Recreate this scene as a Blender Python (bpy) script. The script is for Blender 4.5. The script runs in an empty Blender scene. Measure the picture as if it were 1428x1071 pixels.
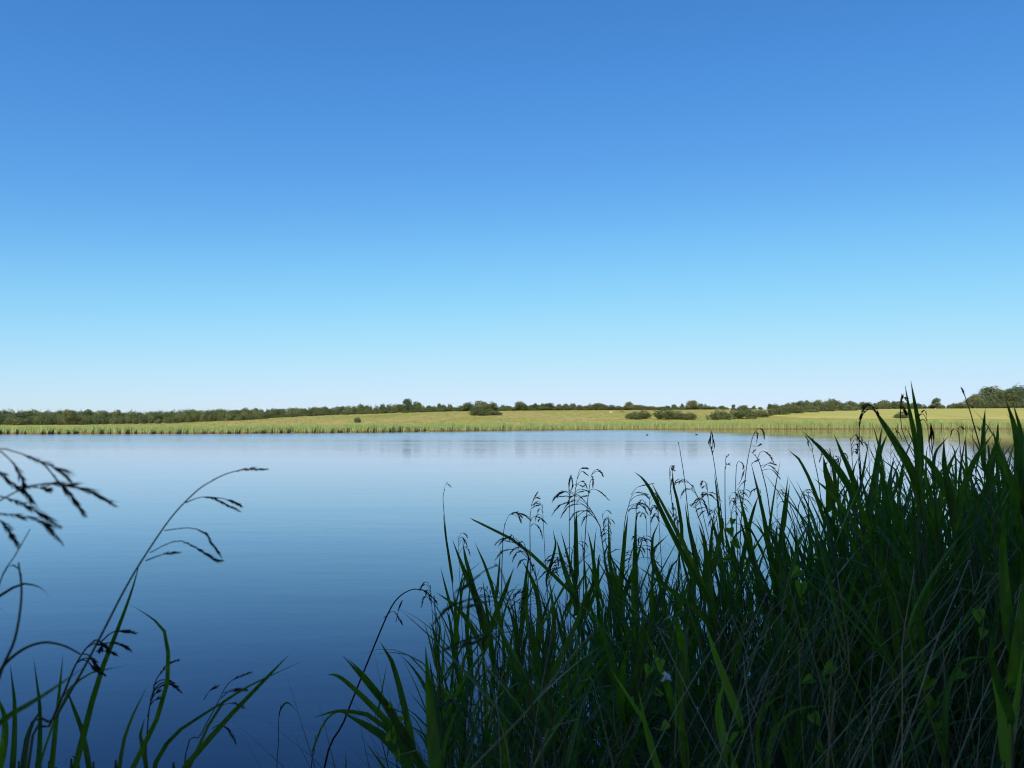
import bpy, math, random
import numpy as np
from mathutils import Vector, Matrix
R = math.radians
C = bpy.context.scene.collection
sc = bpy.context.scene

# ------------------------------------------------------------------ camera
F = 1039.0                 # focal length in photograph pixels (1428 wide)
HZ = 588.0                 # row of the horizon
CAMZ = 2.2                 # eye height above the water
PITCH = math.atan((HZ - 535.5) / F)
cam = bpy.data.cameras.new('camera'); camo = bpy.data.objects.new('camera', cam)
C.objects.link(camo); sc.camera = camo
camo.location = (0, 0, CAMZ); camo.rotation_euler = (R(90) + PITCH, 0, 0)
cam.lens = 36 * F / 1428; cam.sensor_width = 36
cam.clip_start = 0.05; cam.clip_end = 20000
cam.dof.use_dof = True; cam.dof.focus_distance = 7.0; cam.dof.aperture_fstop = 9.0
cp, sp_ = math.cos(PITCH), math.sin(PITCH)

def at(px, py, d):
    """world point seen at pixel (px, py) of the photograph at forward distance d"""
    a = (px - 714) / F; b = -(py - 535.5) / F
    x, y, z = a, cp - b * sp_, sp_ + b * cp
    k = d / y
    return Vector((x * k, d, CAMZ + z * k))

def pix(p):
    x, y, z = p[0], p[1], p[2] - CAMZ
    fwd = y * cp + z * sp_; up = -y * sp_ + z * cp
    return 714 + F * x / fwd, 535.5 - F * up / fwd

# ------------------------------------------------------------------ light
SUN_EL, SUN_AZ = R(38), R(192)      # azimuth clockwise from +Y: behind and to the left of the camera
w = bpy.data.worlds.new('World'); sc.world = w; w.use_nodes = True
nt = w.node_tree; nt.nodes.clear()
sky = nt.nodes.new('ShaderNodeTexSky'); sky.sky_type = 'NISHITA'; sky.sun_disc = False
sky.sun_elevation = SUN_EL; sky.sun_rotation = SUN_AZ
sky.air_density = 1.0; sky.dust_density = 0.2; sky.ozone_density = 3.0; sky.altitude = 0
bg = nt.nodes.new('ShaderNodeBackground'); bg.inputs[1].default_value = 0.1
ow = nt.nodes.new('ShaderNodeOutputWorld')
# the camera's colour response to a clear sky: one curve per channel
def vmul(k):
    q = nt.nodes.new('ShaderNodeVectorMath'); q.operation = 'MULTIPLY'; q.inputs[1].default_value = (k, k, k); return q
v1, v2 = vmul(.1), vmul(10.0)
cv = nt.nodes.new('ShaderNodeRGBCurve')
CUR = [[(0, 0), (.06, .030), (.102, .058), (.18, .120), (.312, .262), (.495, .434), (.75, .60), (.87, .65), (1, .69)],
       [(0, 0), (.11, .125), (.18, .225), (.305, .380), (.504, .635), (.72, .770), (.89, .81), (1, .83)],
       [(0, 0), (.21, .40), (.33, .610), (.52, .83), (.74, .965), (.85, .975), (1, .98)]]
for ch, pts in enumerate(CUR):
    c_ = cv.mapping.curves[ch]
    c_.points[0].location = pts[0]; c_.points[1].location = pts[-1]
    for p_ in pts[1:-1]: c_.points.new(*p_)
cv.mapping.extend = 'HORIZONTAL'; cv.mapping.update()
nt.links.new(sky.outputs[0], v1.inputs[0]); nt.links.new(v1.outputs[0], cv.inputs[1]); nt.links.new(cv.outputs[0], v2.inputs[0])
nt.links.new(v2.outputs[0], bg.inputs[0]); nt.links.new(bg.outputs[0], ow.inputs[0])
sl = bpy.data.lights.new('sun', 'SUN'); sl.energy = 5.0; sl.angle = R(0.5); sl.color = (1.0, 0.94, 0.82)
slo = bpy.data.objects.new('sun', sl); C.objects.link(slo)
sd = Vector((math.sin(SUN_AZ) * math.cos(SUN_EL), math.cos(SUN_AZ) * math.cos(SUN_EL), math.sin(SUN_EL)))
slo.rotation_euler = sd.to_track_quat('Z', 'Y').to_euler(); slo.location = sd * 60
sc.view_settings.view_transform = 'Standard'; sc.view_settings.look = 'None'
sc.view_settings.exposure = 0.0; sc.view_settings.gamma = 1.0
sc.cycles.use_denoising = True; sc.cycles.denoiser = 'OPENIMAGEDENOISE'; sc.cycles.denoising_input_passes = 'RGB_ALBEDO_NORMAL'
sc.cycles.pixel_filter_type = 'BLACKMAN_HARRIS'; sc.cycles.filter_width = 1.05
sc.cycles.max_bounces = 6; sc.cycles.transparent_max_bounces = 8

# ------------------------------------------------------------------ materials
def newmat(name):
    m = bpy.data.materials.new(name); m.use_nodes = True
    n = m.node_tree; n.nodes.clear()
    return m, n, (lambda t, **k: mk(n, t, **k))
def mk(n, t, **k):
    x = n.nodes.new(t)
    for a, v in k.items(): setattr(x, a, v)
    return x
def ramp(n, stops, fac):
    r = n.nodes.new('ShaderNodeValToRGB'); e = r.color_ramp.elements
    e[0].position, e[0].color = stops[0][0], (*stops[0][1], 1)
    e[1].position, e[1].color = stops[-1][0], (*stops[-1][1], 1)
    for p, c in stops[1:-1]:
        q = e.new(p); q.color = (*c, 1)
    n.links.new(fac, r.inputs[0]); return r.outputs[0]

def leafmat(name, stops, transl=0.3, rough=0.5, tcol=None, spec=0.3, ow=.4, mottle=False):
    """foliage: colour differs from leaf to leaf (mesh island) and from plant to plant (object)"""
    m, n, N = newmat(name); L = n.links
    g = N('ShaderNodeNewGeometry'); o = N('ShaderNodeObjectInfo')
    mx = N('ShaderNodeMath', operation='MULTIPLY_ADD'); mx.inputs[1].default_value = 1 - ow
    mo = N('ShaderNodeMath', operation='MULTIPLY'); mo.inputs[1].default_value = ow
    L.new(o.outputs['Random'], mo.inputs[0]); L.new(g.outputs['Random Per Island'], mx.inputs[0]); L.new(mo.outputs[0], mx.inputs[2])
    col = ramp(n, stops, mx.outputs[0])
    if mottle:
        tc = N('ShaderNodeTexCoord'); mp = N('ShaderNodeMapping'); mp.inputs['Scale'].default_value = (90, 90, 9); L.new(tc.outputs['Object'], mp.inputs[0])
        nz = N('ShaderNodeTexNoise'); nz.inputs['Scale'].default_value = 1; nz.inputs['Detail'].default_value = 4; L.new(mp.outputs[0], nz.inputs[0])
        mf = ramp(n, [(.28, (.62, .66, .7)), (.5, (1, 1, 1)), (.66, (1.35, 1.25, 1.1)), (.76, (2.6, 1.7, 1.5))], nz.outputs[0])
        mm_ = N('ShaderNodeMix', data_type='RGBA', blend_type='MULTIPLY'); mm_.inputs[0].default_value = 1
        L.new(col, mm_.inputs[6]); L.new(mf, mm_.inputs[7]); col = mm_.outputs[2]
    p = N('ShaderNodeBsdfPrincipled'); p.inputs['Roughness'].default_value = rough
    p.inputs['Specular IOR Level'].default_value = spec
    L.new(col, p.inputs['Base Color'])
    t = N('ShaderNodeBsdfTranslucent')
    tm = N('ShaderNodeMix', data_type='RGBA', blend_type='MULTIPLY'); tm.inputs[0].default_value = 1
    L.new(col, tm.inputs[6]); tm.inputs[7].default_value = (*(tcol or (1.1, 1.25, 0.55)), 1)
    L.new(tm.outputs[2], t.inputs[0])
    s = N('ShaderNodeMixShader'); s.inputs[0].default_value = transl
    L.new(p.outputs[0], s.inputs[1]); L.new(t.outputs[0], s.inputs[2])
    out = N('ShaderNodeOutputMaterial'); L.new(s.outputs[0], out.inputs[0])
    return m

M = {}
M['reed'] = leafmat('reed_leaf', [(0, (.028, .070, .022)), (.4, (.055, .128, .022)), (.75, (.10, .19, .018)), (1, (.21, .27, .02))], .42, .42, spec=.28, mottle=True)
M['stem'] = leafmat('reed_stem', [(0, (.05, .07, .03)), (.6, (.08, .085, .04)), (1, (.12, .10, .06))], 0, .5)
M['plume'] = leafmat('reed_plume', [(0, (.03, .018, .016)), (1, (.06, .038, .03))], .15, .8, (1, .8, .7))
M['dry'] = leafmat('dry_stalk', [(0, (.15, .15, .08)), (.6, (.30, .27, .16)), (1, (.52, .44, .27))], 0, .7)
M['grass'] = leafmat('bank_grass', [(0, (.03, .065, .03)), (.6, (.055, .115, .045)), (1, (.12, .16, .08))], .3, .5, spec=.3, mottle=True)
M['vine'] = leafmat('bindweed_leaf', [(0, (.13, .23, .03)), (1, (.24, .38, .05))], .5, .5)
M['tree'] = leafmat('tree_leaf', [(0, (.060, .092, .046)), (.35, (.115, .150, .062)), (.7, (.17, .18, .062)), (1, (.25, .26, .13))], .35, .6, ow=.65)
M['bush'] = leafmat('bush_leaf', [(0, (.095, .110, .040)), (.5, (.13, .145, .055)), (1, (.18, .19, .075))], .35, .6, ow=.6)
M['shade'] = leafmat('shade_tree_leaf', [(0, (.05, .085, .02)), (1, (.09, .13, .035))], .45, .6)
M['far_reed'] = leafmat('far_reed', [(0, (.13, .19, .055)), (.4, (.29, .35, .11)), (.75, (.46, .48, .20)), (1, (.62, .57, .31))], .3, .6)

def simple(name, col, rough=.7, spec=.3):
    m, n, N = newmat(name); p = N('ShaderNodeBsdfPrincipled')
    no = N('ShaderNodeTexNoise'); no.inputs['Scale'].default_value = 9; no.inputs['Detail'].default_value = 4
    c = ramp(n, [(.25, tuple(v * .7 for v in col)), (.75, tuple(min(1, v * 1.25) for v in col))], no.outputs[0])
    n.links.new(c, p.inputs['Base Color']); p.inputs['Roughness'].default_value = rough
    p.inputs['Specular IOR Level'].default_value = spec
    o = N('ShaderNodeOutputMaterial'); n.links.new(p.outputs[0], o.inputs[0]); return m
M['bark'] = simple('bark', (.10, .08, .06))
M['cow'] = simple('cow_hide', (.30, .11, .045)); M['calf'] = simple('pale_hide', (.62, .52, .40))
M['duck'] = simple('dark_feathers', (.03, .025, .02)); M['bill'] = simple('bill', (.25, .16, .05))
M['petal'] = simple('white_petal', (.75, .75, .78), .5)

# ------------------------------------------------------------------ mesh helpers
class MB:
    def __init__(s): s.v = []; s.f = []; s.m = []
    def add(s, verts, faces, mi=0):
        b = len(s.v); s.v.extend([tuple(v) for v in verts])
        s.f.extend([tuple(i + b for i in f) for f in faces]); s.m.extend([mi] * len(faces))
    def ribbon(s, pts, wid, side, fold=.25, mi=0):
        """a leaf blade: V-folded strip along pts; side = width direction hints"""
        n = len(pts); V = []; Fc = []
        for i, p in enumerate(pts):
            t = (pts[min(i + 1, n - 1)] - pts[max(i - 1, 0)]).normalized()
            sd_ = side[i] if isinstance(side, list) else side
            sd_ = (sd_ - t * sd_.dot(t))
            sd_ = sd_.normalized() if sd_.length > 1e-6 else Vector((1, 0, 0))
            nr = t.cross(sd_); h = wid[i] / 2
            V += [p - sd_ * h + nr * h * fold, p - nr * h * fold * .6, p + sd_ * h + nr * h * fold]
        for i in range(n - 1):
            a = i * 3
            Fc += [(a, a + 1, a + 4, a + 3), (a + 1, a + 2, a + 5, a + 4)]
        s.add(V, Fc, mi)
    def tube(s, pts, rad, k=5, mi=0):
        n = len(pts); V = []; Fc = []
        t0 = (pts[1] - pts[0]).normalized()
        u = t0.orthogonal().normalized()
        for i, p in enumerate(pts):
            t = (pts[min(i + 1, n - 1)] - pts[max(i - 1, 0)]).normalized()
            u = (u - t * u.dot(t)); u = u.normalized() if u.length > 1e-6 else t.orthogonal().normalized()
            w_ = t.cross(u)
            for j in range(k):
                a = 2 * math.pi * j / k
                V.append(p + (u * math.cos(a) + w_ * math.sin(a)) * rad[i])
        for i in range(n - 1):
            for j in range(k):
                Fc.append((i * k + j, i * k + (j + 1) % k, (i + 1) * k + (j + 1) % k, (i + 1) * k + j))
        Fc.append(tuple(range(k))[::-1]); Fc.append(tuple(range((n - 1) * k, n * k)))
        s.add(V, Fc, mi)
    def mesh(s, name, mats, smooth=True):
        me = bpy.data.meshes.new(name); me.from_pydata(s.v, [], s.f)
        for m in mats: me.materials.append(m)
        if len(mats) > 1: me.polygons.foreach_set('material_index', s.m)
        if smooth: me.polygons.foreach_set('use_smooth', [True] * len(me.polygons))
        me.update(); return me
    def obj(s, name, mats, parent=None, smooth=True):
        o = bpy.data.objects.new(name, s.mesh(name, mats, smooth)); C.objects.link(o)
        if parent: o.parent = parent
        return o

def tag(o, label, cat, group=None):
    o['label'] = label; o['category'] = cat
    if group: o['group'] = group
    return o
def empty(name, label, cat, loc=(0, 0, 0), rz=0, group=None):
    o = bpy.data.objects.new(name, None); C.objects.link(o); o.empty_display_size = .1
    o.location = loc; o.rotation_euler = (0, 0, rz); return tag(o, label, cat, group)
KIDS = {}
def copy_tree(src, loc, rz=0, scale=1.0, label=None, group=None, tilt=(0, 0)):
    r = src.copy(); C.objects.link(r); r.location = loc; r.rotation_euler = (tilt[0], tilt[1], rz)
    r.scale = (scale,) * 3 if isinstance(scale, (int, float)) else scale
    if label: r['label'] = label
    if group: r['group'] = group
    for ch in KIDS.get(src.name, src.children):
        c = ch.copy(); C.objects.link(c); c.parent = r
    return r
def curve(pts, n):
    """Catmull-Rom through pts, n samples"""
    P = [Vector(p) for p in pts]
    if len(P) == 2: return [P[0].lerp(P[1], i / (n - 1)) for i in range(n)]
    P = [P[0] * 2 - P[1]] + P + [P[-1] * 2 - P[-2]]; m = len(P) - 3; out = []
    for i in range(n):
        t = i / (n - 1) * m; k = min(int(t), m - 1); t -= k
        a, b, c, d = P[k:k + 4]
        out.append(.5 * ((2 * b) + (c - a) * t + (2 * a - 5 * b + 4 * c - d) * t * t + (3 * b - a - 3 * c + d) * t ** 3))
    return out

# ------------------------------------------------------------------ terrain
UX = [-2500, 0, 300, 500, 700, 950, 1428, 4000]
US = [607, 605, 604.3, 602.8, 600.3, 598.3, 597.6, 597.2]
CX = [-2500, 0, 150, 250, 350, 450, 600, 750, 900, 1000, 1100, 1228, 1428, 4000]
CY = [591, 591, 590, 588.5, 584, 579, 574, 572.5, 571.8, 571, 571, 570.3, 569, 568]
CREST = 520.0
def smooth(t): t = np.clip(t, 0, 1); return t * t * (3 - 2 * t)
def shore(u): return CAMZ * F / (np.interp(u, UX, US) - HZ)
def bank_y(x): return 1.15 + .42 * np.clip(x, -1, 5) + .12 * np.sin(x * 2.1)
def terrain(x, y):
    x = np.asarray(x, float); y = np.asarray(y, float)
    u = 714 + F * x / np.maximum(y, 20.)
    D = shore(u); zc = CAMZ + (HZ - np.interp(u, CX, CY)) * CREST / F
    t = (y - D) / (CREST - D)
    prof = np.clip(t, 0, 1) ** .85
    far = .25 + (zc - .25) * prof + .35 * np.sin(x * .021 + 1) * np.sin(y * .017) * smooth(t * 6) * (1 - smooth(t))
    far = far + np.clip(t - 1, 0, 3) * 0.0
    far = np.where(y < D, np.maximum(-1.5, (y - D) * .12 + .12), np.minimum(far, .12 + (y - D) * .25))
    near = .55 - .42 * np.maximum(0, y - bank_y(x)) + .03 * np.sin(x * 3) * np.sin(y * 4)
    near = np.maximum(near, -1.5)
    return np.where(y < 40, near, far)
def gz(x, y): return float(terrain(x, y))
def ground_at(u, ypx, dmin=None):
    """distance at which the terrain of column u projects to row ypx"""
    d = np.arange(float(shore(u)) + 2, CREST + 60, 1.0)
    z = terrain((u - 714) / F * d, d)
    row = HZ - (z - CAMZ) / d * F
    i = np.where(row <= ypx)[0]
    return float(d[i[0]]) if len(i) else CREST - 5

def grid_mesh(xs, ys, zf):
    X, Y = np.meshgrid(xs, ys); Z = zf(X, Y)
    V = np.stack([X, Y, Z], -1).reshape(-1, 3); nx = len(xs)
    idx = np.arange(len(ys) - 1)[:, None] * nx + np.arange(nx - 1)[None]
    Fq = np.stack([idx, idx + 1, idx + nx + 1, idx + nx], -1).reshape(-1, 4)
    return V, Fq
xs = np.unique(np.concatenate([np.linspace(-4000, -400, 19), np.linspace(-400, -6, 140), np.linspace(-6, 6, 70), np.linspace(6, 420, 150), np.linspace(420, 4000, 19)]))
ys = np.unique(np.concatenate([np.linspace(-300, -4, 20), np.linspace(-4, 7, 60), np.linspace(7, 100, 15), np.linspace(100, 260, 120), np.linspace(260, 620, 90), np.linspace(620, 9000, 20)]))
V, Fq = grid_mesh(xs, ys, terrain)
me = bpy.data.meshes.new('ground'); me.from_pydata(V.tolist(), [], Fq.tolist())
me.polygons.foreach_set('use_smooth', [True] * len(me.polygons))
ground = bpy.data.objects.new('ground', me); C.objects.link(ground); ground['kind'] = 'structure'

m, n, N = newmat('meadow_ground'); L = n.links
tc = N('ShaderNodeTexCoord')
def noise(scale, detail=5, sx=1, sy=1, rough=.6):
    mp = N('ShaderNodeMapping'); mp.inputs['Scale'].default_value = (sx, sy, 1)
    L.new(tc.outputs['Object'], mp.inputs[0]); q = N('ShaderNodeTexNoise')
    q.inputs['Scale'].default_value = scale; q.inputs['Detail'].default_value = detail; q.inputs['Roughness'].default_value = rough
    L.new(mp.outputs[0], q.inputs[0]); return q.outputs[0]
big = ramp(n, [(.30, (.21, .235, .055)), (.44, (.34, .31, .070)), (.58, (.42, .325, .105)), (.70, (.28, .28, .058))], noise(.018, 7, 1, .22))
fine = ramp(n, [(.3, (.50, .60, .5)), (.5, (1, 1, 1)), (.72, (1.35, 1.22, 1.1))], noise(.30, 7, 1, .30, .8))
mu = N('ShaderNodeMix', data_type='RGBA', blend_type='MULTIPLY'); mu.inputs[0].default_value = 1
L.new(big, mu.inputs[6]); L.new(fine, mu.inputs[7])
# the near bank is dark wet soil
sx = N('ShaderNodeSeparateXYZ'); L.new(tc.outputs['Object'], sx.inputs[0])
lt = N('ShaderNodeMath', operation='LESS_THAN'); lt.inputs[1].default_value = 40; L.new(sx.outputs[1], lt.inputs[0])
soil = ramp(n, [(.3, (.012, .012, .008)), (.7, (.035, .03, .02))], noise(14, 6))
m2 = N('ShaderNodeMix', data_type='RGBA'); L.new(lt.outputs[0], m2.inputs[0]); L.new(mu.outputs[2], m2.inputs[6]); L.new(soil, m2.inputs[7])
p = N('ShaderNodeBsdfPrincipled'); p.inputs['Roughness'].default_value = .9; p.inputs['Specular IOR Level'].default_value = .1
L.new(m2.outputs[2], p.inputs['Base Color'])
bp = N('ShaderNodeBump'); bp.inputs['Strength'].default_value = .6; bp.inputs['Distance'].default_value = .4
L.new(noise(1.2, 5), bp.inputs['Height']); L.new(bp.outputs[0], p.inputs['Normal'])
o_ = N('ShaderNodeOutputMaterial'); L.new(p.outputs[0], o_.inputs[0]); me.materials.append(m)

# ripe crop field on the right
def field_near(u): return np.interp(u, [1040, 1120, 1228, 1428, 2600], [577.5, 583.5, 584.5, 585, 585])
def field_far(u): return np.interp(u, [1040, 1120, 1180, 1228, 1428, 2600], [577.0, 574.5, 572.6, 571.4, 570.2, 570])
us = np.linspace(1040, 2300, 130); k = 26; V = []
for u in us:
    d0, d1 = ground_at(u, field_near(u)), max(ground_at(u, field_near(u)) + .5, ground_at(u, field_far(u)))
    for j in range(k):
        d = d0 + (d1 - d0) * j / (k - 1); x = (u - 714) / F * d
        e = 0 if j in (0, k - 1) else .55
        V.append((x, d, gz(x, d) + .05 + e))
Fq = [(i * k + j, (i + 1) * k + j, (i + 1) * k + j + 1, i * k + j + 1) for i in range(len(us) - 1) for j in range(k - 1)]
me = bpy.data.meshes.new('crop_field'); me.from_pydata(V, [], Fq)
crop = bpy.data.objects.new('crop_field', me); C.objects.link(crop); crop['kind'] = 'structure'
m, n, N = newmat('ripe_crop'); L = n.links; tc = N('ShaderNodeTexCoord')
cc = ramp(n, [(.3, (.36, .335, .075)), (.5, (.44, .39, .095)), (.7, (.50, .43, .125))], noise(.10, 7, 1, .35, .7))
p = N('ShaderNodeBsdfPrincipled'); p.inputs['Roughness'].default_value = .9; p.inputs['Specular IOR Level'].default_value = .1
L.new(cc, p.inputs['Base Color']); o_ = N('ShaderNodeOutputMaterial'); L.new(p.outputs[0], o_.inputs[0]); me.materials.append(m)

# ------------------------------------------------------------------ water
xs = np.array([-4000, -600, -150, -20, 20, 150, 600, 4000.]); ys = np.array([-2, 0, 3, 10, 40, 120, 300.])
V, Fq = grid_mesh(xs, ys, lambda X, Y: X * 0)
me = bpy.data.meshes.new('lake_water'); me.from_pydata(V.tolist(), [], Fq.tolist())
water = bpy.data.objects.new('lake_water', me); C.objects.link(water); water['kind'] = 'structure'
m, n, N = newmat('lake_water'); L = n.links; tc = N('ShaderNodeTexCoord')
p = N('ShaderNodeBsdfGlossy'); p.inputs['Color'].default_value = (1, .955, 1, 1); wd_ = N('ShaderNodeBsdfDiffuse'); wd_.inputs[0].default_value = (.005, .006, .045, 1)
h1 = noise(1.0, 4, .9, 2.6); h2 = noise(.12, 3, .5, 2.0)
patch = ramp(n, [(.35, (.25, .25, .25)), (.65, (1, 1, 1))], noise(.02, 3, .35, 1.5))
b1 = N('ShaderNodeBump'); b1.inputs['Distance'].default_value = .004
L.new(patch, b1.inputs['Strength']); L.new(h1, b1.inputs['Height'])
b2 = N('ShaderNodeBump'); b2.inputs['Distance'].default_value = .012; b2.inputs['Strength'].default_value = .7
L.new(h2, b2.inputs['Height']); L.new(b1.outputs[0], b2.inputs['Normal'])
L.new(b2.outputs[0], p.inputs['Normal'])
# open water is roughened by a light breeze further out; the bay on the right lies in the lee of its reeds
sxy = N('ShaderNodeSeparateXYZ'); L.new(tc.outputs['Object'], sxy.inputs[0])
def mrange(src, a, b, c, d_):
    q = N('ShaderNodeMapRange', interpolation_type='SMOOTHSTEP'); L.new(src, q.inputs[0])
    for i_, v_ in zip((1, 2, 3, 4), (a, b, c, d_)): q.inputs[i_].default_value = v_
    return q.outputs[0]
out_ = mrange(sxy.outputs[1], 10, 120, .03, .19); lee = mrange(sxy.outputs[0], 24, 54, 1, .12)
band = mrange(noise(.045, 4, .12, 2.2), .35, .62, .62, 1.12)
r1 = N('ShaderNodeMath', operation='MULTIPLY'); L.new(out_, r1.inputs[0]); L.new(lee, r1.inputs[1])
r2 = N('ShaderNodeMath', operation='MULTIPLY'); L.new(r1.outputs[0], r2.inputs[0]); L.new(band, r2.inputs[1])
L.new(r2.outputs[0], p.inputs['Roughness'])
lw = N('ShaderNodeLayerWeight'); lw.inputs[0].default_value = .5; L.new(b2.outputs[0], lw.inputs['Normal'])
fr = ramp(n, [(v_, (k_, k_, k_)) for v_, k_ in ((0, .025), (.40, .075), (.59, .155), (.678, .235), (.753, .35), (.833, .51), (.89, .675), (.937, .79), (.977, .86), (1, .95))], lw.outputs['Facing'])
wm = N('ShaderNodeMixShader'); L.new(fr, wm.inputs[0]); L.new(wd_.outputs[0], wm.inputs[1]); L.new(p.outputs[0], wm.inputs[2])
o_ = N('ShaderNodeOutputMaterial'); L.new(wm.outputs[0], o_.inputs[0]); me.materials.append(m)

# ------------------------------------------------------------------ far reed fringe (nobody could count it)
rng = np.random.default_rng(5)
nb = 120000
u = rng.uniform(-260, 1760, nb); D = shore(u)
dep = np.abs(rng.normal(0, 1, nb)) * 3.2
edge = .9 * np.sin(u * .041 + np.sin(u * .013) * 3) + .5 * np.sin(u * .17 + 1) + .3 * np.sin(u * .53)
d = D - 2.2 + edge + dep
x = (u - 714) / F * d
hgt = np.interp(u, [-300, 0, 300, 700, 950, 1100, 1250, 1400, 1800], [1.3, 1.3, 1.4, 1.8, 2.25, 2.6, 2.6, 2.3, 2.3])
clump = .88 + .13 * np.sin(u * .083 + 2 * np.sin(u * .017) + dep * .4) + .10 * np.sin(u * .27 + 3 * np.sin(u * .031)) + .12 * rng.normal(0, 1, 1700)[((u + 300) / 1.4).astype(int) % 1700] * np.exp(-dep / 4)
hgt = hgt * clump * rng.uniform(.72, 1.1, nb)
z0 = np.maximum(terrain(x, d), -.25)
wd = rng.uniform(.04, .10, nb); an = rng.uniform(-.9, .9, nb); le = rng.normal(.06, .13, nb) * hgt
dx, dy = np.cos(an) * wd / 2, np.sin(an) * wd / 2
Vt = np.zeros((nb, 5, 3))
Vt[:, 0] = np.stack([x - dx, d - dy, z0], -1); Vt[:, 1] = np.stack([x + dx, d + dy, z0], -1)
Vt[:, 2] = np.stack([x + dx + le * .35, d + dy, z0 + hgt * .6], -1); Vt[:, 3] = np.stack([x - dx + le * .35, d - dy, z0 + hgt * .6], -1)
Vt[:, 4] = np.stack([x + le, d, z0 + hgt], -1)
b = np.arange(nb)[:, None] * 5
fc = (b + np.array([[0, 1, 2, 3]])).tolist() + (b + np.array([[3, 2, 4]])).tolist()
me = bpy.data.meshes.new('reed_fringe'); me.from_pydata(Vt.reshape(-1, 3).tolist(), [], fc)
mr = M['far_reed'].copy(); n = mr.node_tree; L = n.links
# the bases of the far reeds are dry and straw brown
pn = [q for q in n.nodes if q.type == 'BSDF_PRINCIPLED'][0]; src = pn.inputs['Base Color'].links[0].from_socket
g = mk(n, 'ShaderNodeNewGeometry'); s_ = mk(n, 'ShaderNodeSeparateXYZ'); L.new(g.outputs['Position'], s_.inputs[0])
fz = mk(n, 'ShaderNodeMapRange'); fz.inputs[1].default_value = .16; fz.inputs[2].default_value = .36; L.new(s_.outputs[2], fz.inputs[0])
mm = mk(n, 'ShaderNodeMix', data_type='RGBA'); mm.inputs[6].default_value = (.34, .20, .08, 1)
L.new(fz.outputs[0], mm.inputs[0]); L.new(src, mm.inputs[7]); L.new(mm.outputs[2], pn.inputs['Base Color'])
me.materials.append(mr)
fringe = bpy.data.objects.new('reed_fringe', me); C.objects.link(fringe); fringe['kind'] = 'stuff'
tag(fringe, 'pale green reed fringe along the far shore of the lake', 'reed fringe')

# rough tussocks standing in the meadow
rng = np.random.default_rng(9); nc = 2600; nb = nc * 14
cu = rng.uniform(150, 1300, nc); cd = 150 + 370 * rng.random(nc) ** .7; cd = np.maximum(cd, shore(cu) + 6)
cx = (cu - 714) / F * cd; ii = np.repeat(np.arange(nc), 14); sz = np.repeat(rng.uniform(.4, 1.4, nc), 14)
x = cx[ii] + rng.normal(0, .55, nb) * sz; d = cd[ii] + rng.normal(0, .4, nb) * sz
h_ = rng.uniform(.25, .6, nb) * sz; wd = rng.uniform(.08, .22, nb); z0 = terrain(x, d) - .05; le = rng.normal(0, .25, nb) * h_; an = rng.uniform(-.8, .8, nb)
dx, dy = np.cos(an) * wd / 2, np.sin(an) * wd / 2
Vt = np.stack([np.stack([x - dx, d - dy, z0], -1), np.stack([x + dx, d + dy, z0], -1), np.stack([x + le, d, z0 + h_], -1)], 1)
me = bpy.data.meshes.new('meadow_tussocks'); me.from_pydata(Vt.reshape(-1, 3).tolist(), [], np.arange(nb * 3).reshape(nb, 3).tolist())
me.materials.append(leafmat('tussock_grass', [(0, (.16, .19, .055)), (.5, (.30, .29, .09)), (1, (.46, .38, .16))], .3, .7))
tus = bpy.data.objects.new('meadow_tussocks', me); C.objects.link(tus); tus['kind'] = 'stuff'
tag(tus, 'rough grass tussocks scattered over the sunlit meadow slope', 'grass')

# ------------------------------------------------------------------ trees
def crown(seed, lobes, leaf, per, squash=1.0, conif=False):
    """leaf faces spread over lumpy clumps; unit: crown ~1 high, base at z=0"""
    r = np.random.default_rng(seed); mb = []
    for (cx, cy, cz, rx, rz_) in lobes:
        nn = int(per * rx * rx * 400)
        dirs = r.normal(size=(nn, 3)); dirs /= np.linalg.norm(dirs, axis=1)[:, None]
        dirs[:, 2] = np.where(dirs[:, 2] < -.8, -dirs[:, 2], dirs[:, 2])
        lump = 1 + .16 * np.sin(dirs[:, 0] * 5 + cx * 9) * np.sin(dirs[:, 1] * 5 + cy * 7) + .12 * np.sin(dirs[:, 2] * 7 + dirs[:, 0] * 6)
        rad = (r.uniform(0, 1, nn) ** .17) * lump * r.uniform(.9, 1.08, nn)
        c = np.stack([cx + dirs[:, 0] * rad * rx, cy + dirs[:, 1] * rad * rx, cz + dirs[:, 2] * rad * rz_], -1)
        a = r.normal(size=(nn, 3)); nrm = dirs + a * .42; nrm /= np.linalg.norm(nrm, axis=1)[:, None]
        t = np.cross(nrm, r.normal(size=(nn, 3))); t /= np.linalg.norm(t, axis=1)[:, None]; bt = np.cross(nrm, t)
        s = leaf * r.uniform(.6, 1.3, nn)[:, None]
        mb.append(np.stack([c - t * s, c - bt * s * .6, c + t * s, c + bt * s * .6], 1))
    Vv = np.concatenate(mb); nn = len(Vv)
    Fv = np.arange(nn * 4).reshape(nn, 4)
    return Vv.reshape(-1, 3), Fv
def lobeset(seed, n, wide=.42, low=.12):
    r = random.Random(seed); L_ = [(0, 0, .55, wide * .75, .42)]
    for i in range(n):
        a = i * 2.4 + r.random(); q = wide * r.uniform(.35, .72)
        s = r.uniform(.16, .27)
        z = low + s * .8 + r.random() ** .8 * (1 - low - 1.8 * s)
        k = 1 - max(0, z - .55) * 1.2
        L_.append((math.cos(a) * q * k, math.sin(a) * q * k, z, s, s * .85))
    return L_
def mesh_np(name, Vv, Fv, mat):
    me = bpy.data.meshes.new(name); me.from_pydata(Vv.tolist(), [], Fv.tolist()); me.materials.append(mat); return me
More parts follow.
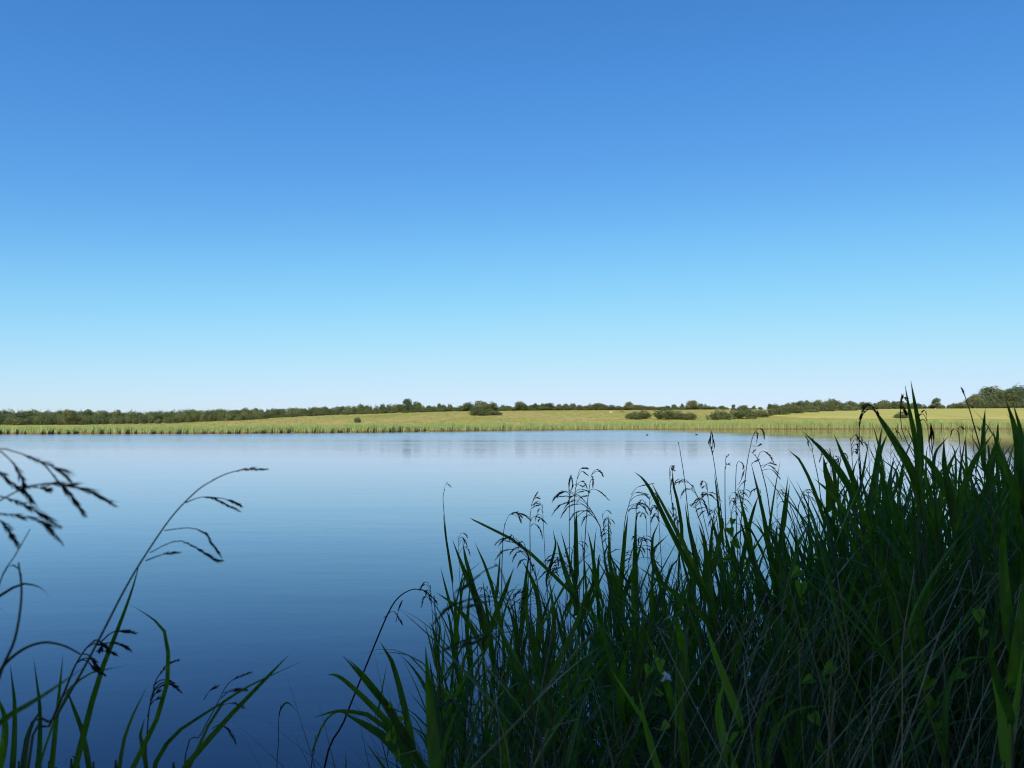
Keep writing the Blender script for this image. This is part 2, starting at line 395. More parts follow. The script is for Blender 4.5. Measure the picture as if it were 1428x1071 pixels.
def trunk_mesh(seed, h=.5, r0=.022):
    r = random.Random(seed); mb = MB()
    top = Vector((r.uniform(-.04, .04), r.uniform(-.04, .04), h))
    pts = curve([(0, 0, -.04), (r.uniform(-.02, .02), 0, h * .5), top], 7)
    mb.tube(pts, [r0 * (1.35 - .9 * i / 6) for i in range(7)], 6)
    for i in range(6):
        a = i * 2.2 + r.random(); b = pts[3 + i % 3]
        e = b + Vector((math.cos(a) * .24, math.sin(a) * .24, r.uniform(.14, .34)))
        mb.tube(curve([b, b.lerp(e, .5) + Vector((0, 0, -.03)), e], 4), [r0 * .45, r0 * .35, r0 * .25, r0 * .1], 4)
    return mb
TREE_ME, TRUNK_ME, BUSH_ME = [], [], []
for i in range(9):
    Vv, Fv = crown(i, lobeset(i, 13 + i % 4, [.42, .36, .48][i % 3], [.0, .06, .0][i % 3]), .030, 11)
    TREE_ME.append(mesh_np('crown', Vv, Fv, M['tree'])); TRUNK_ME.append(trunk_mesh(i).mesh('trunk', [M['bark']]))
for i in range(5):
    r = random.Random(90 + i); lb = [(0, 0, .40, .52, .52)]
    for j in range(9):
        a = j * 2.4 + r.random(); q = r.uniform(.3, .62); s = r.uniform(.22, .36)
        lb.append((math.cos(a) * q, math.sin(a) * q, s * .7 + r.random() * .25, s, s * .85))
    Vv, Fv = crown(50 + i, lb, .045, 6); BUSH_ME.append(mesh_np('bush', Vv, Fv, M['bush']))
# a slim tree with a pointed top
def spirelobes(seed):
    r = random.Random(seed)
    return [(r.uniform(-.03, .03), r.uniform(-.03, .03), .16 + .78 * i / 8, .26 * (1 - i / 9.5), .12) for i in range(9)]
Vv, Fv = crown(77, spirelobes(3), .03, 14); SPIRE_ME = mesh_np('crown', Vv, Fv, M['tree'])

def place(kind, u, ytop, d, label, group=None, wide=1.0, parts=False, me=None, rz=None, cat=None, rr=random.Random(11)):
    x = (u - 714) / F * d; z = gz(x, d)
    h = max(1.0, CAMZ + (HZ - ytop) * d / F - z)
    rz = rr.uniform(0, 6.28) if rz is None else rz
    sink = .05 if parts else .34
    if kind == 'bush':
        o = bpy.data.objects.new('bush', me or rr.choice(BUSH_ME)); o.scale = (h * wide, h * wide, h * 1.45)
        C.objects.link(o); o.location = (x, d, z - .12 * h); o.rotation_euler = (0, 0, rz)
        return tag(o, label, cat or 'bush', group)
    k = rr.randrange(len(TREE_ME))
    if parts:
        o = empty('tree', label, cat or 'tree', (x, d, z - .06 * h), rz, group); o.scale = (h * wide, h * wide, h * 1.08)
        c = bpy.data.objects.new('crown', me or TREE_ME[k]); t = bpy.data.objects.new('trunk', TRUNK_ME[k])
        for q in (c, t): C.objects.link(q); q.parent = o
        return o
    o = bpy.data.objects.new('tree', me or TREE_ME[k]); C.objects.link(o)
    o.location = (x, d, z - sink * h); o.rotation_euler = (rr.gauss(0, .05), rr.gauss(0, .05), rz); o.scale = (h * wide, h * wide * rr.uniform(.85, 1.2), h * (1.02 + sink))
    return tag(o, label, cat or 'tree', group)

rr = random.Random(4)
TOPX = [-60, 0, 20, 60, 90, 130, 200, 240, 290, 330, 360, 400, 420, 450, 480, 500, 530, 545, 600, 640, 700, 740, 790, 850, 900, 950, 990, 1010, 1060, 1090, 1105, 1120, 1165, 1185, 1205, 1228, 1250, 1275, 1290, 1340, 1500]
TOPY = [570, 570, 571, 573, 572, 572, 574, 572, 570, 571, 568.5, 569, 568, 567, 566, 564, 563.5, 563, 564, 564.5, 564, 563, 563, 563, 564, 564, 563.5, 565, 565, 563, 560.5, 558, 557, 560, 559, 558.5, 558, 560, 564, 563, 562]
def top(u): return float(np.interp(u, TOPX, TOPY))
# wood on the left: three rows of crowns behind the reed fringe
GL = 'trees of the wood left of the meadow'
u = -50
while u < 365:
    place('tree', u, top(u) + rr.choice([rr.uniform(-2, .5), rr.uniform(0, 2)]), 455 + rr.uniform(-15, 15), 'back row tree of the dense wood on the far left shore', GL, rr.uniform(.9, 1.2)); u += rr.uniform(6, 9)
u = -45
while u < 372:
    place('tree', u, top(u) + 5 + rr.uniform(-2.5, 2.5), 405 + rr.uniform(-12, 12), 'middle row tree of the dense wood on the far left shore', GL, rr.uniform(1.0, 1.35)); u += rr.uniform(7, 11)
u = -40
while u < 255:
    place('tree', u, top(u) + 9.5 + rr.uniform(-2, 2.5), 355 + rr.uniform(-12, 12), 'low front row tree of the dense wood behind the far left reeds', GL, rr.uniform(1.3, 1.8)); u += rr.uniform(8, 13)
place('tree', 97, 571, 330, 'darker rounded tree standing forward of the wood at far left', None, .95, True)
# wood edge running up the slope
GE = 'trees along the wood edge above the meadow'
u = 300
while u < 620:
    place('tree', u, top(u) + rr.uniform(-1, 1.6), 540 + rr.uniform(-15, 15), 'tree in the wood edge running up the slope left of the meadow', GE, rr.uniform(.9, 1.6)); u += rr.uniform(6, 10)
u = 290
while u < 540:
    d_ = 500 - max(0, 420 - u) * .25
    place('tree', u, top(u) + 5.5 + rr.uniform(-1.5, 2), d_ + rr.uniform(-8, 8), 'low tree in the wood edge running up the slope left of the meadow', GE, rr.uniform(1.1, 1.6)); u += rr.uniform(9, 14)
for u in range(335, 612, 12):
    place('bush', u + rr.uniform(-4, 4), np.interp(u, CX, CY) - 3.5 + rr.uniform(-1, 1), 488 + rr.uniform(-6, 6), 'low bush at the foot of the wood edge beside the meadow', 'bushes at the foot of the wood edge', 2.6)
# hedge line on the crest
GC = 'trees of the hedge line on the crest'
u = 612
while u < 1100:
    k_ = rr.choice([rr.uniform(-2, .3), rr.uniform(-.5, 2), rr.uniform(1, 3.2)]); place('tree', u, top(u) + k_, 540 + rr.uniform(-12, 12), 'small tree in the hedge line along the crest of the meadow', GC, rr.uniform(.7, 1.3) if k_ < 0 else rr.uniform(1.2, 2.4)); u += rr.choice([rr.uniform(4, 7), rr.uniform(7, 14)])
u = 616
while u < 1060:
    place('bush', u, top(u) + 4.2 + rr.uniform(-1.2, 1.5), 526 + rr.uniform(-5, 5), 'low bush in the hedge line along the crest of the meadow', 'bushes of the crest hedge', rr.uniform(2.2, 3.4)); u += rr.uniform(7, 11)
# trees of that line which stand out
place('tree', 568, 556, 525, 'tallest tree on the crest at the upper end of the left wood edge', None, .85, True)
place('tree', 582, 559.5, 527, 'rounded tree beside the tallest tree at the top of the wood edge', None, 1.0, True)
place('tree', 503, 562.5, 520, 'pointed tree rising from the wood edge left of the tallest tree', None, .8, True, SPIRE_ME)
place('tree', 625, 561.5, 530, 'thin spindly tree standing between the wood edge and a long rounded grove', None, .55, True, SPIRE_ME)
for uu, yy, lb in ((655, 560.5, 'left tree of the long rounded grove on the crest behind a large meadow bush'), (671, 558.5, 'middle tree of the long rounded grove on the crest behind a large meadow bush'), (686, 560, 'right tree of the long rounded grove on the crest behind a large meadow bush')):
    place('tree', uu, yy, 522, lb, 'grove on the crest', 1.6, True)
place('tree', 726, 559, 520, 'broad dome-shaped tree on the crest right of the rounded grove', None, 1.7, True)
place('tree', 746, 562, 522, 'narrow tree just right of the dome-shaped tree on the crest', None, .9, True)
place('tree', 765, 561.5, 522, 'wide low tree in the middle of the crest hedge', None, 1.9, True)
place('tree', 834, 562, 524, 'low rounded tree on the crest above the grazing cattle', None, 1.6, True)
place('tree', 877, 560, 522, 'spreading tree on the crest just right above the cattle', None, 1.5, True)
place('tree', 966, 558, 520, 'lone dome-shaped tree standing higher than the crest hedge right of the cattle', None, 1.35, True)
# wood on the right
GR = 'trees of the right wood beyond the ripe field'
u = 1098
while u < 1350:
    place('tree', u, top(u) + rr.choice([rr.uniform(-1.5, 1), rr.uniform(0, 3.5)]), 545 + rr.uniform(-12, 12), 'tree of the dark wood beyond the ripe field on the right', GR, rr.uniform(1.0, 1.5)); u += rr.uniform(7, 10)
u = 1080
while u < 1350:
    place('bush', u, np.interp(u, CX, CY) - 5 + rr.uniform(-1, 1), 527 + rr.uniform(-4, 4), 'bush in the hedge at the far edge of the ripe field', 'hedge beyond the ripe field', rr.uniform(1.3, 1.9)); u += rr.uniform(10, 14)
place('tree', 1306, 555, 515, 'lone rounded pale tree standing in the gap left of the tallest right-hand trees', None, .95, True)
for uu, yy, wd_, lb in ((1362, 549, 1.5, 'lower left tree of the tall group at the right edge'), (1384, 538.5, 1.3, 'tall round tree of the group at the right edge'),
                   (1403, 544, 1.4, 'shorter tree between the two tallest at the right edge'), (1417, 536.5, 1.3, 'tallest tree of the group at the right edge of the view'),
                   (1445, 538, 1.0, 'tree at the very right edge, cut by the picture border')):
    place('tree', uu, yy, 505, lb, None, wd_, True)
for uu in (1346, 1359, 1372, 1384, 1394, 1404, 1414, 1430):
    place('bush', uu, 560.5, 498, 'bush under the tall trees at the right edge', 'bushes under the tall right trees', 1.4)
# bushes in the meadow
def bush(u, ytop, ybase, wpx, label, group=None):
    d_ = ground_at(u, ybase); x = (u - 714) / F * d_; h = CAMZ + (HZ - ytop) * d_ / F - gz(x, d_)
    place('bush', u, ytop, d_, label, group, wpx * d_ / F / max(h, 1) / 1.75)
bush(499, 583, 589.5, 15, 'small round dark bush alone in the meadow near the left reeds')
bush(668, 569.5, 579.5, 42, 'large rounded bush in the middle of the meadow')
bush(685, 571.5, 579.3, 30, 'smaller bush joined to the right of the large meadow bush')
bush(693, 574, 579.0, 16, 'smallest bush at the right end of the middle meadow bush clump')
for uu, yt, yb, wp, lb in ((884, 577, 585, 22, 'low bush left of two larger bushes below the cattle'), (897, 575, 584, 26, 'rounded bush below the cattle next to the low left bush'),
        (926, 572.5, 585, 26, 'tall left half of the bush clump right of the cattle'), (944, 575, 585, 24, 'middle of the bush clump right of the cattle'), (961, 577, 585.5, 18, 'small right end of the bush clump right of the cattle'),
        (1003, 575, 585.5, 34, 'wide bush above the shore left of the dense thicket'), (1037, 571, 584, 36, 'large dark bush at the left of the dense thicket'), (1060, 574, 582, 26, 'lower bush in the dense thicket left of the ripe field'),
        (1083, 567.5, 580, 30, 'tall bush at the top of the dense thicket left of the ripe field'), (1104, 566, 578, 32, 'tall bush beside the left corner of the ripe field'), (1128, 567.5, 576.5, 30, 'bush at the upper left corner of the ripe field'),
        (1152, 568, 575, 28, 'bush below the dark right wood at the field edge'), (1180, 567.5, 574, 28, 'bush at the field edge below a dip in the right wood'), (1206, 567, 573, 26, 'last bush of the row at the field edge below the right wood'),
        (1256, 577, 584, 20, 'small bush at the lower edge of the ripe field')):
    bush(uu, yt - .8, yb, wp * 1.3, lb)

# shade trees standing on the bank behind the camera; their shadow covers the near reeds
Vv, Fv = crown(200, lobeset(200, 16, .46, .15), .03, 34); SH_ME = mesh_np('crown', Vv, Fv, M['shade'])
SH_TR = trunk_mesh(3, .55, .025).mesh('trunk', [M['bark']])
for i, (x, y, h, wd_) in enumerate([(-8, -5, 12, 1.1), (-2.5, -7, 13, 1.1), (3.5, -5.5, 12, 1.1), (9, -4.5, 12, 1.1), (-14, -4, 12, 1.1)]):
    o = empty('shade_tree', 'broad leafy tree on the bank behind the viewpoint', 'tree', (x, y, .5), i * 1.3, 'trees on the bank behind the viewpoint')
    o.scale = (h * wd_, h * wd_, h)
    for nm, me in (('crown', SH_ME), ('trunk', SH_TR)):
        q = bpy.data.objects.new(nm, me); C.objects.link(q); q.parent = o

# ------------------------------------------------------------------ animals
def skin_mesh(name, nodes, edges, mat, sub=1):
    me = bpy.data.meshes.new(name); me.from_pydata([q[0] for q in nodes], edges, [])
    o = bpy.data.objects.new(name, me); C.objects.link(o)
    sk = o.modifiers.new('skin', 'SKIN'); sk.use_smooth_shade = True
    if not me.skin_vertices: 
        me.attributes.new('skin_radius', 'FLOAT_VECTOR', 'POINT') if False else None
    for i, q in enumerate(nodes):
        v = me.skin_vertices[0].data[i]; v.radius = q[1]; v.use_root = (i == 0)
    sb = o.modifiers.new('sub', 'SUBSURF'); sb.levels = sub; sb.render_levels = sub
    dg = bpy.context.evaluated_depsgraph_get(); m2 = bpy.data.meshes.new_from_object(o.evaluated_get(dg))
    bpy.data.objects.remove(o); m2.name = name; m2.materials.clear(); m2.materials.append(mat)
    return m2
def quadruped(mat):
    nd = [((0, 0, 1.02), (.36, .38)), ((-.55, 0, 1.05), (.33, .34)), ((.55, 0, 1.0), (.34, .36)), ((-.85, 0, 1.1), (.16, .2)),
          ((.9, 0, 1.12), (.2, .22)), ((1.2, 0, .82), (.14, .15)), ((1.42, 0, .5), (.15, .15)), ((1.55, 0, .28), (.09, .09))]
    ed = [(0, 1), (0, 2), (1, 3), (2, 4), (4, 5), (5, 6), (6, 7)]
    for sx_, j in ((-.66, 1), (.6, 2)):
        for sy in (-.2, .2):
            b = len(nd); kx = -.1 if sx_ < 0 else .04
            nd += [((sx_, sy, .72), (.15, .14)), ((sx_ + kx, sy, .42), (.075, .07)), ((sx_, sy, .06), (.055, .055))]
            ed += [(j, b), (b, b + 1), (b + 1, b + 2)]
    b = len(nd); nd += [((-.98, 0, .95), (.03, .03)), ((-1.0, 0, .45), (.04, .04))]; ed += [(3, b), (b, b + 1)]
    return skin_mesh('cow', nd, ed, mat)
COW, CALF = quadruped(M['cow']), quadruped(M['calf'])
for uu, yb, me, sc_, rz, lb in ((867, 575.2, COW, 1.0, .3, 'reddish brown cow grazing on the meadow crest, second from left'), (886, 577, COW, .8, 2.9, 'brown cow lower on the slope than its neighbours'),
        (896, 575.2, COW, 1.0, .1, 'largest reddish brown cow in the middle of the herd'), (913, 574.2, COW, .9, 3.3, 'brown cow at the right end of the grazing herd'), (852, 577, CALF, .8, .2, 'pale cream calf at the left end of the grazing herd')):
    d_ = ground_at(uu, yb); x_ = (uu - 714) / F * d_
    o = bpy.data.objects.new('cow', me); C.objects.link(o); o.location = (x_, d_, gz(x_, d_)); o.scale = (sc_,) * 3; o.rotation_euler = (0, 0, rz)
    tag(o, lb, 'cow', 'cattle grazing on the meadow')
nd = [((0, 0, .07), (.10, .085)), ((-.14, 0, .08), (.07, .06)), ((-.25, 0, .12), (.025, .02)), ((.12, 0, .09), (.075, .07)), ((.17, 0, .18), (.035, .035)), ((.19, 0, .27), (.045, .045)), ((.235, 0, .265), (.028, .024))]
DUCK = skin_mesh('duck', nd, [(0, 1), (1, 2), (0, 3), (3, 4), (4, 5), (5, 6)], M['duck'])
bl = MB(); bl.tube([Vector((.24, 0, .262)), Vector((.28, 0, .257)), Vector((.31, 0, .254))], [.017, .015, .008], 6); BILL = bl.mesh('bill', [M['bill']])
for uu, yy, rz, lb in ((902, 606.5, .4, 'small dark duck on the lake, the left one of two'), (971, 606, 2.8, 'small dark duck on the lake, the right one of two')):
    d_ = CAMZ * F / (yy - HZ + .5); o = bpy.data.objects.new('duck', DUCK); C.objects.link(o)
    o.location = ((uu - 714) / F * d_, d_, -.01); o.rotation_euler = (0, 0, rz); tag(o, lb, 'duck', 'ducks on the lake')
    q = bpy.data.objects.new('bill', BILL); C.objects.link(q); q.parent = o

# ------------------------------------------------------------------ near reeds: parts
def blade_pts(r, base, az, L_, a0, bend, n=8, droop=0):
    """curve of a reed leaf: leaves the stem at angle a0 from vertical, bends outwards"""
    pts = [base]; p = base; s = L_ / (n - 1)
    h = Vector((math.cos(az), math.sin(az), 0)); tw = r.uniform(-.25, .25)
    for i in range(n - 1):
        t = i / (n - 2); a = a0 + bend * t ** 1.6 + droop * max(0, t - .55) * 2
        hh = Vector((math.cos(az + tw * t), math.sin(az + tw * t), 0))
        p = p + (hh * math.sin(a) + Vector((0, 0, 1)) * math.cos(a)) * s; pts.append(p)
    return pts
def blade_w(w, n, base=.18):
    return [w * (base + (1 - base) * min(1, i / (n - 1) / .25)) * max(.02, min(1, (1 - i / (n - 1)) / .72) ** .9) for i in range(n)]
def add_leaf(mb, r, base, az, L_, w, a0, bend, droop=0, mi=0):
    pts = blade_pts(r, base, az, L_, a0, bend, 9, droop)
    side = Vector((-math.sin(az), math.cos(az), r.uniform(-.35, .35)))
    mb.ribbon(pts, blade_w(w, 9), side, r.uniform(.1, .45), mi)
def spikelets(mb, r, pts, rad, mi=0, dens=1.0, ln=.016):
    """tuft of small pointed spikelets along a panicle branch"""
    n = len(pts); tot = sum((pts[i + 1] - pts[i]).length for i in range(n - 1))
    m_ = max(6, int(tot / .0024 * dens))
    for j in range(m_):
        t = (.38 + .62 * j / m_) * (n - 1); k = min(int(t), n - 2); p = pts[k].lerp(pts[k + 1], t - k)
        d = (pts[k + 1] - pts[k]).normalized()
        o = Vector((r.gauss(0, 1), r.gauss(0, 1), r.gauss(0, 1) - .5)); o = (o - d * o.dot(d)).normalized()
        f = math.sin(math.pi * min(1, .15 + .85 * j / m_)) * .7 + .3
        tip = p + (d * r.uniform(.7, 1.1) + o * .22) * ln * f; sd_ = d.cross(o) * rad * f * r.uniform(.2, .42)
        mb.add([p - sd_ * .3, p + sd_ * .3, p.lerp(tip, .45) + sd_, tip, p.lerp(tip, .45) - sd_], [(0, 1, 2, 3, 4)], mi)
def add_branch(mb, r, pts, rad, mi=0, ns=7, dens=1.0, ln=.016):
    c = curve(pts, ns)
    mb.tube(c, [max(.0004, rad * .28 * (1 - .6 * i / (ns - 1))) for i in range(ns)], 4, mi)
    spikelets(mb, r, c, rad, mi, dens, ln)
def add_panicle(mb, r, top, nod, size, n=9, close=0.0, mi=0):
    """reed panicle: rachis from top nodding towards nod, branches hanging one-sided"""
    e = top + Vector((0, 0, size * .55)) + nod * size * .30
    e2 = e + nod * size * .38 + Vector((0, 0, size * (.02 if close < .5 else .25)))
    ra = curve([top, top.lerp(e, .55) - nod * size * .04, e, e2], 9)
    mb.tube(ra, [.0014 - .0010 * i / 8 for i in range(9)], 5, mi); spikelets(mb, r, ra[5:], .0030, mi, 1.1)
    for i in range(n):
        t = .05 + .85 * i / n; k = min(int(t * 8), 7); b = ra[k].lerp(ra[k + 1], t * 8 - k)
        L_ = size * (.62 - .35 * t) * r.uniform(.75, 1.2)
        az = math.atan2(nod.y, nod.x) + r.gauss(0, .75) * (1 - close)
        h = Vector((math.cos(az), math.sin(az), 0)) * (1 - .75 * close); up = Vector((0, 0, 1))
        add_branch(mb, r, [b, b + h * L_ * .34 + up * L_ * (.30 + .4 * close), b + h * L_ * .78 + up * L_ * (.22 + .65 * close), b + h * L_ * 1.05 + up * L_ * (-.12 + .9 * close)], .0036, mi, 7, 1.1)

def reed_parts(seed, H=2.0, plume=False, dense=1.0):
    """one reed at the origin: (stem MB, [leaf MB], plume MB or None)"""
    r = random.Random(seed); az0 = r.uniform(0, 6.28); ln = Vector((math.cos(az0), math.sin(az0), 0)) * r.uniform(.02, .16)
    topz = H * (1.0 if plume else .9)
    path = [Vector((0, 0, -.12)), Vector((0, 0, topz * .35)) + ln * .18, Vector((0, 0, topz * .7)) + ln * .62, Vector((0, 0, topz)) + ln * 1.25]
    c = curve(path, 14); stem = MB()
    stem.tube(c, [.0034 * (1.1 - .72 * i / 13) for i in range(14)], 5)
    leaves = []; z = .30 + r.random() * .08; side = r.uniform(0, 6.28); lim = .80 if plume else .97
    while z < lim:
        t = z * 13; k = min(int(t), 12); b = c[k].lerp(c[k + 1], t - k); mb = MB()
        up = z ** 1.5
        L_ = r.uniform(.30, .50) * (1.0 if z < .8 else .8) * (.75 + .25 * up)
        add_leaf(mb, r, b, side, L_, r.uniform(.012, .022), r.uniform(.22, .80) * (1.2 - .55 * up), r.uniform(.0, .5), r.choice([0, 0, 0, 0, .5, 1.2]))
        leaves.append(mb); side += math.pi + r.gauss(0, .45); z += r.uniform(.045, .075) / dense
    pl = None
    if plume:
        pl = MB(); a = r.gauss(0, .7); add_panicle(pl, r, c[-1], Vector((math.cos(a), math.sin(a), 0)), r.uniform(.13, .19), r.randint(6, 10), r.choice([0, 0, 0, .75]))
    return stem, leaves, pl
PROTO = []
for i in range(22):
    st, lv, pl = reed_parts(100 + i, 2.0, i % 8 == 0)
    PROTO.append((st, lv, pl))
def proto_objects(i):
    st, lv, pl = PROTO[i]
    root = bpy.data.objects.new('common_reed', None); root.empty_display_size = .1; C.objects.link(root); root['category'] = 'reed'
    ks = [st.obj('stem', [M['stem']], root)] + [q.obj('leaf', [M['reed']], root) for q in lv]
    if pl: ks.append(pl.obj('plume', [M['plume']], root))
    KIDS[root.name] = ks
    return root

# outline of the reed stand against the water, photograph pixels
EX = [-140, 0, 60, 130, 260, 300, 360, 480, 520, 575, 600, 640, 700, 760, 800, 850, 900, 960, 1010, 1060, 1110, 1150, 1200, 1240, 1290, 1340, 1380, 1428, 1600]
EY = [930, 950, 960, 985, 1010, 1060, 1250, 1060, 985, 930, 860, 790, 770, 745, 735, 735, 725, 705, 715, 700, 690, 655, 625, 605, 600, 610, 592, 580, 560]
def env(u): return float(np.interp(u, EX, EY))
rs = random.Random(21); spots = []
while len(spots) < 1180:
    d = 1.35 + (4.9 - 1.35) * rs.random() ** .55
    u = rs.uniform(470, 1560) if rs.random() < .94 else rs.uniform(-140, 330)
    if u < 330 and d > 2.4: continue
    # the stand's left edge runs away from the viewer to the right
    if u > 330 and u < 560 + 60 * max(0, d - 2.2) and rs.random() < .75: continue
    if 330 < u < 900 and d > 3.6 and rs.random() < .6: continue
    if u > 330 and d < 1.7 and rs.random() < .55: continue
    if 330 < u < 1130 and rs.random() < .72 - .45 * (u - 330) / 800: continue
    x = (u - 714) / F * d; g = gz(x, d)
    t = abs(rs.gauss(0, 1)); yt = env(u) + (t * 70 if rs.random() < .55 else 30 + t * 190) - (18 if rs.random() < .12 else 0)
    zt = CAMZ - (yt - HZ) / F * d; H = zt - max(g, -.4)
    if H < .75 or H > 2.75: continue
    spots.append((x, d, g, H, u, yt))
spots.sort(key=lambda q: q[5] * 1.0 + q[1] * 60)      # those whose tops show largest first
NIND = 200
def zone(u):
    if u < 400: return 'leafy green reed in the low clump at the lower left corner', 'reeds of the lower left clump'
    if u < 640: return 'leafy green reed at the open left end of the large reed stand', 'reeds at the left end of the stand'
    if u < 860: return 'leafy green reed in the left half of the large stand, water showing between its leaves', 'reeds in the left half of the stand'
    if u < 1080: return 'leafy green reed in the middle of the large stand against the lake', 'reeds in the middle of the stand'
    if u < 1240: return 'dark leafy reed where the large stand rises to the horizon', 'reeds where the stand rises'
    return 'tall dark leafy reed in the dense right end of the stand', 'reeds in the dense right end'
first = {}
for i, (x, d, g, H, u, yt) in enumerate(spots[:NIND]):
    k = rs.randrange(22); lb, gp = zone(u); sc_ = H / 2.0
    if k % 8 == 0 and u > 1120: k += 1
    if k not in first:
        o = first[k] = proto_objects(k); o['label'] = lb; o['group'] = gp
        o.location = (x, d, g); o.scale = (1, 1, sc_); o.rotation_euler = (rs.gauss(0, .08), rs.gauss(0, .10), rs.uniform(0, 6.28))
    else:
        copy_tree(first[k], (x, d, g), rs.uniform(0, 6.28), (1, 1, sc_), lb, gp, (rs.gauss(0, .08), rs.gauss(0, .10)))

def join_np(name, items, mats, label, cat, kind='stuff'):
    """items: (MB, material index, matrix): one mesh"""
    Vs, Fs, Ls, Ms = [], [], [], []; off = 0
    for arr, fl, ll, mi, mat in items:
        v = arr @ np.array(mat.to_3x3()).T + np.array(mat.translation); Vs.append(v)
        Fs.append(fl + off); Ls.append(ll); Ms.append(np.full(len(ll), mi)); off += len(v)
    Vv = np.concatenate(Vs); lv = np.concatenate(Fs); ll = np.concatenate(Ls); mi = np.concatenate(Ms)
    me = bpy.data.meshes.new(name); me.vertices.add(len(Vv)); me.vertices.foreach_set('co', Vv.ravel())
    me.loops.add(len(lv)); me.loops.foreach_set('vertex_index', lv); me.polygons.add(len(ll))
    st = np.concatenate([[0], np.cumsum(ll)[:-1]]); me.polygons.foreach_set('loop_start', st.astype(np.int32)); me.polygons.foreach_set('loop_total', ll.astype(np.int32))
    for m_ in mats: me.materials.append(m_)
    me.polygons.foreach_set('material_index', mi.astype(np.int32)); me.polygons.foreach_set('use_smooth', np.ones(len(ll), bool)); me.update(); me.validate()
    o = bpy.data.objects.new(name, me); C.objects.link(o); o['kind'] = kind; return tag(o, label, cat)
def flat(mb):
    return np.array([tuple(v) for v in mb.v]), np.array([i for f in mb.f for i in f], np.int32), np.array([len(f) for f in mb.f], np.int32)
FL = []
for st, lv, pl in PROTO:
    al = MB()
    for q in lv: al.add(q.v, q.f)
    FL.append((flat(st), flat(al), flat(pl) if pl else None))
items = []
for (x, d, g, H, u, yt) in spots[NIND:]:
    a, b, c = FL[rs.randrange(22)]
    mt = Matrix.Translation((x, d, g)) @ Matrix.Rotation(rs.uniform(0, 6.28), 4, 'Z') @ Matrix.Rotation(rs.gauss(0, .06), 4, 'X') @ Matrix.Diagonal((1, 1, H / 2, 1))
    items.append((*a, 0, mt)); items.append((*b, 1, mt))
    if c and u < 1120 and rs.random() < .4: items.append((*c, 2, mt))
join_np('reed_thicket', items, [M['stem'], M['reed'], M['plume']], 'mass of further reeds filling the dark stand behind the front stems', 'reed thicket')

# undergrowth: fine grass between the reed stems
TUFT = []
for i in range(6):
    r = random.Random(300 + i); mb = MB()
    for j in range(26):
        a = r.uniform(0, 6.28); b = Vector((r.gauss(0, .05), r.gauss(0, .05), -.03))
        pts = blade_pts(r, b, a, r.uniform(.35, .85), r.uniform(.03, .35), r.uniform(.3, 1.6), 7)
        mb.ribbon(pts, blade_w(r.uniform(.003, .008), 7), Vector((-math.sin(a), math.cos(a), 0)), .3)
    TUFT.append(flat(mb))
items = []
for i in range(950):
    d = rs.uniform(1.1, 4.6); u = rs.uniform(560, 1600) if i % 12 else rs.uniform(-150, 300)
    x = (u - 714) / F * d; g = gz(x, d)
    if g < -.15: continue
    q_ = min(rs.uniform(.8, 2.1), (CAMZ - (env(u) + 70 - HZ) / F * d - g) / .88)
    if q_ < .4: continue
    items.append((*TUFT[rs.randrange(6)], 0, Matrix.Translation((x, d, g)) @ Matrix.Rotation(rs.uniform(0, 6.28), 4, 'Z') @ Matrix.Scale(q_, 4)))
join_np('undergrowth_grass', items, [M['grass']], 'thin dark grass growing between the reed stems on the bank', 'grass')

